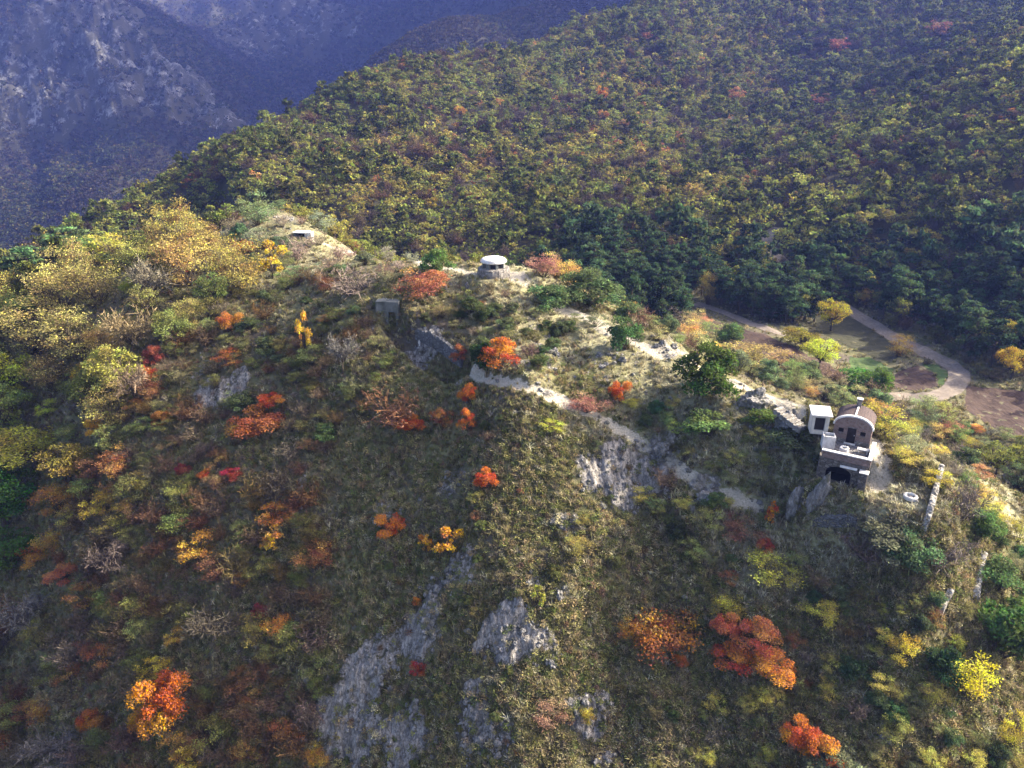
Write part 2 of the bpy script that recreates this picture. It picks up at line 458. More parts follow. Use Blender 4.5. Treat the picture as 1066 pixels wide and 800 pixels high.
# ------------------------------------------------------------------ haze
HAZE_TOP = float(max(GZ.max() + 30, 40)); HAZE_BOT = float(GZ.min() - 1.0)
def box_mesh(name, lo, hi, mats=()):
    (a, b, c), (d, e, f) = lo, hi
    v = [(a,b,c),(d,b,c),(d,e,c),(a,e,c),(a,b,f),(d,b,f),(d,e,f),(a,e,f)]
    return mesh_from(name, v, [(0,3,2,1),(4,5,6,7),(0,1,5,4),(1,2,6,5),(2,3,7,6),(3,0,4,7)], mats)
def haze():
    m, t, out = new_mat('valley_air'); k = NT(t)
    pv = k.n('ShaderNodeVolumePrincipled')
    pv.inputs['Color'].default_value = (.22, .32, 1.0, 1)
    pv.inputs['Density'].default_value = .0001
    pv.inputs['Anisotropy'].default_value = .2
    k.link(pv.outputs[0], out.inputs['Volume'])
    o = link('haze', box_mesh('haze', (-5200, -300, HAZE_BOT), (5200, 6100, HAZE_TOP), [m]))
    tag(o, 'thin blue air over the valleys and the far mountains', None, None, 'stuff')
haze()
# ------------------------------------------------------------------ plant materials (colour of each plant = its own object colour)
def leaf_material(name, instanced):
    m, t, out = new_mat(name); k = NT(t)
    if instanced:
        base = k.n('ShaderNodeAttribute', attribute_type='INSTANCER', attribute_name='tint').outputs['Color']
    else:
        base = k.n('ShaderNodeObjectInfo').outputs['Color']
    lv = k.n('ShaderNodeAttribute', attribute_name='leafvar')
    sep = k.n('ShaderNodeSeparateColor'); k.link(lv.outputs['Color'], sep.inputs[0])
    hsv = k.n('ShaderNodeHueSaturation'); k.link(base, hsv.inputs['Color'])
    k.link(k.math('ADD', k.math('ADD', k.maprange(sep.outputs[1], 0, 1, -.032, .028), k.maprange(sep.outputs[0], 0, 1, -.012, .012)), .5), hsv.inputs['Hue'])
    k.link(k.maprange(sep.outputs[0], 0, 1, .8, 1.1), hsv.inputs['Saturation'])
    k.link(k.math('MULTIPLY', k.maprange(sep.outputs[0], 0, 1, .55, 1.4), k.maprange(sep.outputs[1], 0, 1, .75, 1.2)), hsv.inputs['Value'])
    c = hsv.outputs[0]
    d = k.n('ShaderNodeBsdfDiffuse'); k.link(c, d.inputs['Color'])
    tr = k.n('ShaderNodeBsdfTranslucent'); k.link(c, tr.inputs['Color'])
    mx = k.n('ShaderNodeMixShader'); mx.inputs[0].default_value = .33
    k.link(d.outputs[0], mx.inputs[1]); k.link(tr.outputs[0], mx.inputs[2])
    k.link(mx.outputs[0], out.inputs[0])
    return m
def twig_material(name, instanced):
    m, t, out = new_mat(name); k = NT(t)
    base = (k.n('ShaderNodeAttribute', attribute_type='INSTANCER', attribute_name='tint') if instanced else k.n('ShaderNodeObjectInfo')).outputs['Color']
    lv = k.n('ShaderNodeAttribute', attribute_name='leafvar')
    sep = k.n('ShaderNodeSeparateColor'); k.link(lv.outputs['Color'], sep.inputs[0])
    hsv = k.n('ShaderNodeHueSaturation'); k.link(base, hsv.inputs['Color'])
    k.link(k.maprange(sep.outputs[0], 0, 1, .3, .9), hsv.inputs['Value']); hsv.inputs['Saturation'].default_value = 1.15
    k.link(k.diffuse(hsv.outputs[0], rough=.9, spec=.1), out.inputs[0])
    return m
def bark_material():
    m, t, out = new_mat('bark'); k = NT(t)
    pos = k.n('ShaderNodeNewGeometry').outputs['Position']
    n = k.noise(k.scaled(pos, (6, 6, 1.5)), 2.0, 4, .7)
    k.link(k.diffuse(k.ramp(n, [(.3, (.03, .024, .016)), (.7, (.09, .075, .05))])), out.inputs[0])
    return m
M_LEAF, M_LEAF_I = leaf_material('leaf', False), leaf_material('leaf_scattered', True)
M_TWIG, M_TWIG_I = twig_material('twig', False), twig_material('twig_scattered', True)
M_BARK = bark_material()

# ------------------------------------------------------------------ plant meshes, unit size: base at the origin, 1 high, 1 wide
def unit(rg, n):
    d = rg.normal(size=(n, 3)); return d / (np.linalg.norm(d, axis=1)[:, None] + 1e-9)
def leaves(rg, c, size, droop=0.0, long=1.0):
    """one small pointed leaf spray per centre: a rhombus of random attitude"""
    n = len(c); a = unit(rg, n); b = unit(rg, n)
    a[:, 2] -= droop; a /= np.linalg.norm(a, axis=1)[:, None]
    b -= a * (a * b).sum(1)[:, None]; b /= np.linalg.norm(b, axis=1)[:, None] + 1e-9
    s = (size * rg.uniform(.6, 1.35, n))[:, None]
    a = a * s * long; b = b * s * .62
    v = np.stack([c - a, c + b - a * .1, c + a, c - b - a * .1], 1).reshape(-1, 3)
    return v, np.arange(4 * n).reshape(n, 4)
def tube(p, r, n=5):
    """tapered tube through points p with radii r"""
    p = np.asarray(p, float); v, f = [], []
    for i in range(len(p)):
        d = p[min(i + 1, len(p) - 1)] - p[max(i - 1, 0)]; d = d / (np.linalg.norm(d) + 1e-9)
        u = np.cross(d, (.3, .9, .2)); u /= np.linalg.norm(u) + 1e-9; w = np.cross(d, u)
        for j in range(n):
            a = 2 * math.pi * j / n; v.append(p[i] + r[i] * (math.cos(a) * u + math.sin(a) * w))
    for i in range(len(p) - 1):
        for j in range(n):
            f.append((i * n + j, i * n + (j + 1) % n, (i + 1) * n + (j + 1) % n, (i + 1) * n + j))
    return np.array(v), np.array(f)
class Parts:
    def __init__(s): s.v, s.f, s.a, s.n = [], [], [], 0
    def add(s, v, f, var):
        s.v.append(v); s.f.append(f + s.n); s.a.append(var); s.n += len(v)
    def get(s): return np.concatenate(s.v), np.concatenate(s.f), np.concatenate(s.a)
def var_of(rg, n, clump):
    return np.stack([rg.random(n), np.full(n, clump) if np.isscalar(clump) else clump, np.zeros(n)], 1)
def norm_unit(v, ref=None):
    """scale so that the reference spans 1 wide and 1 high"""
    ref = v if ref is None else ref
    w = np.percentile(np.abs(ref[:, :2]), 97) * 2; h = np.percentile(ref[:, 2], 99.3)
    return v / np.array([w, w, h])

def crown_clumps(rg, shape, nc):
    out = []
    for _ in range(400):
        if len(out) >= nc: break
        d = unit(rg, 1)[0]; q = rg.random() ** .35
        if shape == 'dome':
            c = np.array([d[0] * .40 * q, d[1] * .40 * q, .16 + abs(d[2]) * .62 * q]); r = rg.uniform(.09, .17)
        elif shape == 'round':
            c = np.array([d[0] * .36 * q, d[1] * .36 * q, .60 + d[2] * .33 * q]); r = rg.uniform(.06, .145)
        elif shape == 'loose':
            c = np.array([d[0] * .38 * q, d[1] * .38 * q, .50 + d[2] * .42 * q]); r = rg.uniform(.06, .16)
        elif shape == 'tall':
            c = np.array([d[0] * .34 * q, d[1] * .34 * q, .55 + d[2] * .40 * q]); r = rg.uniform(.08, .15)
        elif shape == 'pine':
            z = .28 + .68 * rg.random(); k = (1.04 - z) ** .55 * .55; a = rg.uniform(0, 6.28); q = rg.random() ** .5
            c = np.array([math.cos(a) * k * q, math.sin(a) * k * q, z]); r = rg.uniform(.08, .15)
        out.append((c, r))
    return out
def leafy(seed, shape, nc, nl, size, flat=1.0, droop=.0, trunk=True, long=1.0, sparse=0.0):
    rg = np.random.default_rng(seed); cl = crown_clumps(rg, shape, nc)
    C, T = Parts(), Parts()
    for (c, r) in cl:
        n = int(nl * (r / .16) ** 2 * rg.uniform(.6, 1.3)); d = unit(rg, n)
        low = d[:, 2] < -.35; d[low, 2] *= -.6
        q = rg.uniform(.55, 1.08, n) if sparse == 0 else rg.uniform(.1, 1.0 + sparse, n)
        p = c + d * (r * q)[:, None] * np.array([1, 1, flat])
        p = p[p[:, 2] > .015]
        v, f = leaves(rg, p, size, droop, long); C.add(v, f, var_of(rg, len(f), rg.random()))
    v, f, a = C.get(); ref = v
    if trunk:
        fork = {'dome': .06, 'loose': .04, 'round': .3, 'tall': .2, 'pine': .9}[shape]
        base_r = .028 if shape in ('round', 'pine', 'tall') else .014
        if shape in ('round', 'pine', 'tall'):
            bend = rg.normal(0, .03, 2)
            pp = [(0, 0, -.04), (bend[0], bend[1], fork * .5), (bend[0] * .5, bend[1] * 1.4, fork)]
            tv, tf = tube(pp, [base_r * 1.3, base_r, base_r * .6], 6); T.add(tv, tf, var_of(rg, len(tf), .5))
        for (c, r) in cl[::1 if shape != 'pine' else 2]:
            z0 = fork if shape != 'pine' else max(.15, c[2] - .08)
            st = np.array([rg.normal(0, .02), rg.normal(0, .02), z0 if shape in ('round', 'pine', 'tall') else -.02])
            mid = st * .45 + c * .55 + rg.normal(0, .03, 3)
            tv, tf = tube([st, mid, c], [base_r * .5, base_r * .36, base_r * .12], 4); T.add(tv, tf, var_of(rg, len(tf), .5))
        w, g, b = T.get()
    else:
        w = None
    vn = norm_unit(v, ref)
    crown = (vn, f, a); stem = (norm_unit(w, ref), g, b) if trunk else None
    return crown, stem
def bare(seed, nstem, ntwig, tree=False, leafn=0, lsize=.03):
    """leafless plant: stems (or a trunk with limbs) fanning into fine twigs, a few leaves left"""
    rg = np.random.default_rng(seed); S, W, L = Parts(), Parts(), Parts(); ends = []
    if tree:
        tv, tf = tube([(0, 0, -.04), (rg.normal(0, .015), 0, .16), (rg.normal(0, .03), rg.normal(0, .03), .3)], [.03, .024, .019], 6); S.add(tv, tf, var_of(rg, len(tf), .5))
    for i in range(nstem):
        a = rg.uniform(0, 6.28); out = rg.uniform(.12, .5) ** .9; h = rg.uniform(.6, 1.0) * (1.05 - out * .7)
        b = np.array([rg.normal(0, .03), rg.normal(0, .03), .28 if tree else -.02])
        e = np.array([math.cos(a) * out, math.sin(a) * out, h]); m = b * .5 + e * .5 + np.array([0, 0, -.05 if not tree else .03]) + rg.normal(0, .035, 3)
        r0 = .011 if tree else .007
        tv, tf = tube([b, m, e], [r0, r0 * .6, r0 * .2], 4); S.add(tv, tf, var_of(rg, len(tf), .5))
        ends.append((b, m, e))
    P0, P1 = [], []
    for i in range(ntwig):
        b, m, e = ends[rg.integers(len(ends))]; t = rg.uniform(.25, 1.0)
        p = (b * (1 - t) ** 2 + 2 * m * t * (1 - t) + e * t * t)
        d = unit(rg, 1)[0] * .75 + np.array([p[0], p[1], .55]) ; d /= np.linalg.norm(d)
        q = p + d * rg.uniform(.08, .26)
        P0.append(p); P1.append(q)
        for _ in range(2):
            s = rg.uniform(.3, .9); p2 = p * (1 - s) + q * s; d2 = d + unit(rg, 1)[0] * .8; d2 /= np.linalg.norm(d2)
            P0.append(p2); P1.append(p2 + d2 * rg.uniform(.04, .13))
    P0, P1 = np.array(P0), np.array(P1); ok = P1[:, 2] > .02; P0, P1 = P0[ok], P1[ok]
    d = P1 - P0; s = np.cross(d, unit(rg, len(d))); s /= np.linalg.norm(s, axis=1)[:, None] + 1e-9; wd = (.0055 * rg.uniform(.6, 1.4, len(d)))[:, None]
    v = np.stack([P0 - s * wd, P0 + s * wd, P1 + s * wd * .4, P1 - s * wd * .4], 1).reshape(-1, 3)
    f = np.arange(len(v)).reshape(-1, 4); ref = v
    W = (norm_unit(v, ref), f, var_of(rg, len(f), rg.random(len(f))))
    sv, sf, sa = S.get(); S = (norm_unit(sv, ref), sf, sa)
    Lf = None
    if leafn:
        pick = rg.integers(0, len(P1), leafn); lv, lf = leaves(rg, P1[pick] + rg.normal(0, .012, (leafn, 3)), lsize); Lf = (norm_unit(lv, ref), lf, var_of(rg, len(lf), rg.random(len(lf))))
    return W, S, Lf
def to_mesh(name, pieces):
    """pieces: list of ((v, f, var), material) put into one mesh"""
    V, F, A, Mi, mats, n = [], [], [], [], [], 0
    for (v, f, a), m in pieces:
        V.append(v); F.append(f + n); A.append(a); n += len(v)
        if m not in mats: mats.append(m)
        Mi.append(np.full(len(f), mats.index(m)))
    me = mesh_from(name, np.concatenate(V), np.concatenate(F), mats, fmat=np.concatenate(Mi))
    color_attr(me, 'leafvar', np.concatenate(A), 'FACE')
    return me

# kind -> list of variants: (meshes by part, all in one mesh)
KIND = {}
def add_leafy(kind, n, *args, **kw):
    KIND[kind] = []
    for i in range(n):
        cr, st = leafy(hash_seed(kind, i), *args, **kw)
        big = kind.split(':')[0] in ('tree', 'pine')
        parts = [('crown' if big else 'foliage', to_mesh(('crown' if big else 'foliage'), [(cr, M_LEAF)])), ('trunk' if big else 'stems', to_mesh('trunk' if big else 'stems', [(st, M_BARK)]))]
        KIND[kind].append((parts, to_mesh('plant', [(cr, M_LEAF), (st, M_BARK)])))
def hash_seed(kind, i): return sum(ord(c) * (j + 3) for j, c in enumerate(kind)) * 31 + i
def add_bare(kind, n, *args, **kw):
    KIND[kind] = []
    for i in range(n):
        W, S, L = bare(hash_seed(kind, i), *args, **kw)
        big = kind.startswith('tree')
        parts = [('twigs', to_mesh('twigs', [(W, M_TWIG)])), ('trunk' if big else 'stems', to_mesh('trunk' if big else 'stems', [(S, M_BARK)]))]
        one = [(W, M_TWIG), (S, M_BARK)]
        if L is not None:
            parts.append(('leaves', to_mesh('leaves', [(L, M_LEAF)]))); one.append((L, M_LEAF))
        KIND[kind].append((parts, to_mesh('plant', one)))
add_leafy('dome', 5, 'dome', 24, 400, .0165)                       # close, lobed autumn bushes
add_leafy('loose', 4, 'loose', 26, 240, .0155, sparse=.45)          # open leafy shrubs
add_leafy('dense', 4, 'dome', 28, 260, .02, droop=-.6, long=1.4) # juniper-like evergreens
add_leafy('slender', 2, 'tall', 16, 130, .03)
add_leafy('tree:round', 5, 'round', 44, 300, .015)
add_leafy('tree:wispy', 4, 'loose', 44, 230, .013, sparse=.5)
add_leafy('tree:far', 5, 'round', 24, 90, .03)
add_leafy('pine:near', 4, 'pine', 34, 80, .03, flat=.5, long=1.5)
add_bare('bare', 5, 26, 330)
add_bare('barely', 4, 26, 260, leafn=380, lsize=.022)
add_bare('tree:bare', 4, 14, 420, tree=True, leafn=150, lsize=.02)

PLANTS = {}
def plant(kind, x, y, w, h, color, label, name, cat, group=None, parts=True, leafcolor=None, z=None, rg=rng):
    var = KIND[kind]; pr, one = var[rg.integers(len(var))]
    z = float(ground(x, y)) if z is None else z
    rz = rg.uniform(0, 6.28); tilt = rg.normal(0, .05, 2)
    col = (*[float(c) for c in color], 1.0)
    if parts:
        o = bpy.data.objects.new(name, None); o.empty_display_size = .2; COL.objects.link(o)
        for pn, me in pr:
            c = link(pn, me, o); c.color = col if not (pn == 'leaves' and leafcolor is not None) else (*leafcolor, 1)
    else:
        o = link(name, one); o.color = col
    o.location = (x, y, z - .03 * h); o.scale = (w, w, h); o.rotation_euler = (tilt[0], tilt[1], rz)
    tag(o, label, cat, group)
    PLANTS[name] = PLANTS.get(name, 0) + 1
    return o
def px_to_m(p):
    """metres covered by one photo pixel at a point, and the factor a standing height is foreshortened by"""
    ax = p[1] * math.cos(PITCH) - p[2] * math.sin(PITCH)
    return ax / F_PX
def jit(c, s=.12, rg=rng):
    c = np.array(c) * (1 + rg.normal(0, s)) * (1 + rg.normal(0, s * .5, 3)); return np.clip(c, .004, .8)

# ------------------------------------------------------------------ scattered cover: one object, many small plants
def scatter(name, label, pts_, scl, tint, protos, mats_swap=True, tilt=.12, nonuni=None):
    """points -> geometry nodes instancing small plant meshes; stuff that nobody could count"""
    n = len(pts_)
    me = bpy.data.meshes.new(name); me.vertices.add(n); me.vertices.foreach_set('co', np.asarray(pts_, np.float32).ravel())
    color_attr(me, 'tint', tint)
    a = me.attributes.new('scl', 'FLOAT_VECTOR', 'POINT'); a.data.foreach_set('vector', np.asarray(scl, np.float32).ravel())
    rot = np.stack([rng.normal(0, tilt, n), rng.normal(0, tilt, n), rng.uniform(0, 6.28, n)], 1)
    a = me.attributes.new('rot', 'FLOAT_VECTOR', 'POINT'); a.data.foreach_set('vector', rot.astype(np.float32).ravel())
    a = me.attributes.new('pick', 'INT', 'POINT'); a.data.foreach_set('value', rng.integers(0, len(protos), n).astype(np.int32))
    coll = bpy.data.collections.new(name + ' sprigs')
    for i, pm in enumerate(protos):
        coll.objects.link(bpy.data.objects.new(f'sprig{i:02d}', pm))
    o = link(name, me)
    ng = bpy.data.node_groups.new(name, 'GeometryNodeTree')
    ng.interface.new_socket('Geometry', in_out='INPUT', socket_type='NodeSocketGeometry')
    ng.interface.new_socket('Geometry', in_out='OUTPUT', socket_type='NodeSocketGeometry')
    N = ng.nodes; gi, go = N.new('NodeGroupInput'), N.new('NodeGroupOutput')
    ip, ci = N.new('GeometryNodeInstanceOnPoints'), N.new('GeometryNodeCollectionInfo')
    ci.inputs['Collection'].default_value = coll; ci.inputs['Separate Children'].default_value = True; ci.inputs['Reset Children'].default_value = True
    def named(nm, ty):
        q = N.new('GeometryNodeInputNamedAttribute'); q.data_type = ty; q.inputs['Name'].default_value = nm
        return next(s for s in q.outputs if s.enabled and s.name == 'Attribute')
    L = ng.links
    e2r = N.new('FunctionNodeEulerToRotation')
    L.new(gi.outputs[0], ip.inputs['Points']); L.new(ci.outputs[0], ip.inputs['Instance'])
    ip.inputs['Pick Instance'].default_value = True
    L.new(named('pick', 'INT'), ip.inputs['Instance Index'])
    L.new(named('rot', 'FLOAT_VECTOR'), e2r.inputs[0]); L.new(e2r.outputs[0], ip.inputs['Rotation'])
    L.new(named('scl', 'FLOAT_VECTOR'), ip.inputs['Scale'])
    L.new(ip.outputs[0], go.inputs[0])
    md = o.modifiers.new('scatter', 'NODES'); md.node_group = ng
    tag(o, label, None, None, 'stuff')
    return o
# ------------------------------------------------------------------ road, tracks and fields in the valley
def drape_mat(name, stops, scale, bumpd=.05, stretch=(1, 1, 1)):
    m, t, out = new_mat(name); k = NT(t)
    pos = k.n('ShaderNodeNewGeometry').outputs['Position']
    n = k.noise(k.scaled(pos, stretch), scale, 6, .7); n2 = k.noise(pos, scale * .15, 3, .6)
    c = k.mix(k.maprange(n2, .35, .65), k.ramp(n, stops), k.mix(.5, k.ramp(n, stops), stops[0][1]))
    k.link(k.diffuse(c, k.bump(n, bumpd)), out.inputs[0]); return m
def ribbon(name, pix, width, mat, label, lift=.07, crown=.0):
    p = at([q[0] for q in pix], [q[1] for q in pix])[:, :2]
    # smooth the line
    t = np.concatenate([[0], np.cumsum(np.hypot(*np.diff(p, axis=0).T))]); s = np.arange(0, t[-1], .7)
    ker = np.hanning(9); ker /= ker.sum()
    q = np.stack([np.interp(s, t, p[:, i]) for i in (0, 1)], 1)
    q = np.stack([np.convolve(np.pad(q[:, i], 4, 'edge'), ker, 'valid') for i in (0, 1)], 1)
    d = np.gradient(q, axis=0); d /= np.hypot(*d.T)[:, None] + 1e-9; nrm = np.stack([-d[:, 1], d[:, 0]], 1)
    off = np.linspace(-.5, .5, 9); rows = []
    for j, o in enumerate(off):
        w = width * o * (1 + (.10 * noise2(s * .15 + j, s * 0 + 3.3) if j in (0, 8) else 0))
        r = q + nrm * (w[:, None] if np.ndim(w) else w); rows.append(np.column_stack([r, ground(r[:, 0], r[:, 1]) + lift]))
    V = np.stack(rows, 1).reshape(-1, 3); n = len(q); ix = np.arange(n * 9).reshape(n, 9)
    F = np.stack([ix[:-1, :-1], ix[1:, :-1], ix[1:, 1:], ix[:-1, 1:]], -1).reshape(-1, 4)
    me = mesh_from(name, V, F[:, ::-1].copy(), [mat], smooth=True)
    return tag(link(name, me), label, None, None, 'structure'), q
def field(name, pix, mat, label, lift=.045, step=1.0):
    """a sheet of ground laid over the terrain inside an outline"""
    import bmesh
    p = at([q[0] for q in pix], [q[1] for q in pix])[:, :2]
    ring = []
    for a, b in zip(p, np.roll(p, -1, 0)):
        n = max(2, int(np.hypot(*(b - a)) / 1.2))
        for i in range(n):
            c = a + (b - a) * i / n; ring.append(c + .5 * np.array([noise2(c[0] * .5, c[1] * .5), noise2(c[0] * .5 + 9, c[1] * .5)]))
    bm = bmesh.new(); vs = [bm.verts.new((c[0], c[1], 0)) for c in ring]
    bm.faces.new(vs); bmesh.ops.triangulate(bm, faces=bm.faces[:])
    for _ in range(7):
        es = [e for e in bm.edges if e.calc_length() > step * 1.6]
        if not es: break
        bmesh.ops.subdivide_edges(bm, edges=es, cuts=1); bmesh.ops.triangulate(bm, faces=[f for f in bm.faces if len(f.verts) > 3])
    for v in bm.verts: v.co.z = float(ground(v.co.x, v.co.y)) + lift
    bmesh.ops.recalc_face_normals(bm, faces=bm.faces)
    if sum(f.normal.z for f in bm.faces) < 0: bmesh.ops.reverse_faces(bm, faces=bm.faces)
    me = bpy.data.meshes.new(name); bm.to_mesh(me); bm.free(); me.materials.append(mat)
    return tag(link(name, me), label, None, None, 'structure'), np.array(ring)
M_DIRT = drape_mat('pale_dirt', [(.3, (.20, .17, .15)), (.55, (.33, .29, .25)), (.75, (.44, .39, .34))], 1.5)
M_ROAD = drape_mat('dusty_road', [(.3, (.09, .074, .056)), (.5, (.18, .148, .112)), (.7, (.26, .22, .172))], 2.2)  # road tone darkened, the shade on the valley road is in the colour
M_PLOUGH = drape_mat('red_brown_soil', [(.3, (.03, .018, .012)), (.55, (.055, .033, .022)), (.75, (.085, .054, .038))], 2.2, .15, (1, .25, 1))  # soil and both meadows below darkened to carry the valley's cloud shade
M_MEADOW = drape_mat('meadow', [(.3, (.03, .055, .012)), (.55, (.06, .095, .022)), (.75, (.10, .12, .04))], 1.2, .2)
M_STUBBLE = drape_mat('dry_meadow', [(.3, (.02, .021, .009)), (.55, (.042, .041, .018)), (.75, (.075, .068, .034))], 1.2, .2)
ROAD_LINES, FIELD_RINGS = [], []
for nm, pix, w, mt, lb in (
    ('dirt_road', [(860,405),(890,410),(920,413),(950,415),(975,413),(992,406),(999,396),(997,386),(985,377),(968,370),(945,359),(920,345),(897,331),(872,316),(850,303),(832,290),(818,276),(806,264),(798,254),(800,243),(812,236)], 3.7, M_ROAD, 'pale dirt road bending round the field at the foot of the hill'),
    ('farm_track', [(722,316),(745,323),(770,332),(795,341),(815,349),(835,356)], 3.4, M_ROAD, 'grassy farm track along the brown field')):
    o, q = ribbon(nm, pix, w, mt, lb); ROAD_LINES.append((q, w))
for nm, pix, mt, lb in (
    ('ploughed_field', [(735,333),(770,342),(815,357),(850,372),(880,392),(840,392),(790,372),(735,352)], M_PLOUGH, 'red brown ploughed field behind the crest'),
    ('ploughed_field', [(925,402),(935,388),(955,381),(972,389),(976,402),(955,408)], M_PLOUGH, 'red brown ploughed patch inside the road bend'),
    ('ploughed_field', [(1006,402),(1030,404),(1080,408),(1150,430),(1150,470),(1080,462),(1030,444),(1004,426)], M_PLOUGH, 'wide red brown ploughed field outside the road bend'),
    ('meadow', [(885,372),(905,372),(930,384),(922,402),(905,404),(885,396)], M_MEADOW, 'green meadow strip beside the road bend'),
    ('meadow', [(960,380),(976,380),(988,392),(982,402),(977,400),(972,388)], M_MEADOW, 'green verge inside the road bend'),
    ('meadow', [(845,318),(870,323),(893,335),(918,350),(945,366),(925,378),(885,362),(850,345)], M_STUBBLE, 'dry meadow between the track and the road')):
    o, q = field(nm, pix, mt, lb); FIELD_RINGS.append(q)
def in_ring(x, y, ring):
    ins = np.zeros(np.shape(x), bool)
    for (x0, y0), (x1, y1) in zip(ring, np.roll(ring, -1, 0)):
        c = ((y0 > y) != (y1 > y)) & (x < (x1 - x0) * (y - y0) / (y1 - y0 + 1e-12) + x0); ins ^= c
    return ins
def open_ground(x, y, pad=0.0):
    """True where road or field lies"""
    m = np.zeros(np.shape(x), bool)
    for q, w in ROAD_LINES: m |= dist_poly(x, y, q[::4])[0] < w * .5 + pad
    for r in FIELD_RINGS: m |= in_ring(x, y, r)
    return m
# ------------------------------------------------------------------ masonry, concrete, rock
from mathutils.geometry import tessellate_polygon
from mathutils import Vector, noise as mnoise
import bmesh
def masonry(name, c0, c1, mortar, scale, coords='Object'):
    m, t, out = new_mat(name); k = NT(t)
    pos = k.n('ShaderNodeTexCoord').outputs[coords]
    wob = k.n('ShaderNodeTexNoise'); k.link(pos, wob.inputs['Vector']); wob.inputs['Scale'].default_value = 2.0
    v = k.n('ShaderNodeVectorMath', operation='MULTIPLY_ADD'); k.link(wob.outputs['Color'], v.inputs[0]); v.inputs[1].default_value = (.25, .25, .25); k.link(pos, v.inputs[2])
    vs = k.scaled(v.outputs[0], (1, 1, 1.7))
    vo = k.n('ShaderNodeTexVoronoi', feature='DISTANCE_TO_EDGE'); k.link(vs, vo.inputs['Vector']); vo.inputs['Scale'].default_value = scale
    vc = k.n('ShaderNodeTexVoronoi'); k.link(vs, vc.inputs['Vector']); vc.inputs['Scale'].default_value = scale
    sp = k.n('ShaderNodeSeparateColor'); k.link(vc.outputs['Color'], sp.inputs[0])
    n = k.noise(pos, 7.0, 5, .7)
    c = k.mix(sp.outputs[0], c0, c1); c = k.mix(k.math('MULTIPLY', n, .6), c, tuple(q * .45 for q in c0))
    e = k.maprange(vo.outputs['Distance'], .02, .09)
    c = k.mix(e, mortar, c)
    k.link(k.diffuse(c, k.bump(k.math('ADD', e, k.math('MULTIPLY', n, .5)), .06)), out.inputs[0]); return m
def plaster(name, c, dirt, scale=1.5, bumpd=.02, spec=.2):
    m, t, out = new_mat(name); k = NT(t)
    pos = k.n('ShaderNodeNewGeometry').outputs['Position']
    n = k.noise(k.scaled(pos, (1, 1, .45)), scale, 6, .7); f = k.noise(pos, 9, 4, .7)
    col = k.mix(k.maprange(n, .42, .68), c, dirt); col = k.mix(k.maprange(f, .55, .75, 0, .5), col, dirt)
    k.link(k.diffuse(col, k.bump(f, bumpd), spec=spec), out.inputs[0]); return m
def tiles(name):
    m, t, out = new_mat(name); k = NT(t)
    tc = k.n('ShaderNodeTexCoord').outputs['Object']
    br = k.n('ShaderNodeTexBrick'); k.link(k.scaled(tc, (1, 1, 1)), br.inputs['Vector'])
    w = k.n('ShaderNodeTexWave', wave_type='BANDS', bands_direction='Y'); k.link(tc, w.inputs['Vector']); w.inputs['Scale'].default_value = 1.6; w.inputs['Distortion'].default_value = .6
    n = k.noise(tc, 5, 5, .7)
    col = k.ramp(n, [(.3, (.04, .03, .028)), (.55, (.085, .062, .055)), (.75, (.14, .11, .10))])
    col = k.mix(k.maprange(w.outputs['Fac'], .1, .35), k.mix(.6, col, (.03, .025, .025)), col)
    k.link(k.diffuse(col, k.bump(k.math('ADD', w.outputs['Fac'], n), .04)), out.inputs[0]); return m
def limestone(name):
    m, t, out = new_mat(name); k = NT(t)
    pos = k.n('ShaderNodeNewGeometry').outputs['Position']
    st = k.noise(k.scaled(pos, (2.2, 1.1, .6)), 1.3, 6, .75, .6); gr = k.noise(pos, 4, 6, .75); big = k.noise(pos, .7, 3, .6)
    c = k.ramp(st, [(.28, (.05, .048, .04)), (.45, (.15, .145, .13)), (.6, (.28, .27, .25)), (.75, (.46, .445, .42))])
    c = k.mix(k.maprange(gr, .36, .5), k.mix(.55, c, (.045, .045, .035)), c)
    c = k.mix(k.maprange(big, .52, .62, 0, .7), c, (.07, .07, .035))
    k.link(k.diffuse(c, k.bump(k.math('ADD', st, k.math('MULTIPLY', gr, .6)), .3)), out.inputs[0]); return m
M_STONE_PINK = masonry('pinkish_masonry', (.19, .125, .10), (.30, .215, .18), (.22, .18, .15), 3.0)
M_STONE_GREY = masonry('grey_masonry', (.18, .165, .145), (.34, .32, .28), (.10, .09, .075), 2.6)
M_STONE_BROWN = masonry('brown_masonry', (.10, .085, .07), (.21, .185, .15), (.06, .052, .04), 2.0)
M_STONE_PALE = masonry('pale_drystone', (.24, .225, .19), (.40, .38, .33), (.10, .09, .07), 2.4)
M_STONE_OLD = masonry('old_dark_drystone', (.10, .10, .10), (.20, .20, .195), (.045, .045, .035), 2.2)
M_FLAGS = masonry('stone_flags', (.17, .16, .155), (.26, .245, .235), (.10, .095, .09), 1.4)
M_WHITE = plaster('white_lime', (.60, .585, .54), (.36, .34, .29))
M_CONC = plaster('weathered_concrete', (.56, .54, .50), (.30, .29, .26))
M_CONC_DARK = plaster('old_grey_concrete', (.15, .155, .14), (.06, .065, .05), .8)
M_CONC_PALE = plaster('pale_concrete', (.62, .60, .54), (.34, .32, .27), 1.4)
M_BEIGE = plaster('beige_render', (.5, .46, .38), (.34, .31, .26))
M_TILE = tiles('brown_tiles')
M_DARK = plaster('dark_timber', (.025, .02, .018), (.012, .01, .01), 3)
M_VOID = plaster('dark_inside', (.02, .02, .02), (.012, .012, .012), 2)  # shade inside openings painted near black; also window panes and basin water
M_LIME = limestone('limestone')
M_WOOD = plaster('grey_timber', (.42, .38, .32), (.25, .22, .18), 4)

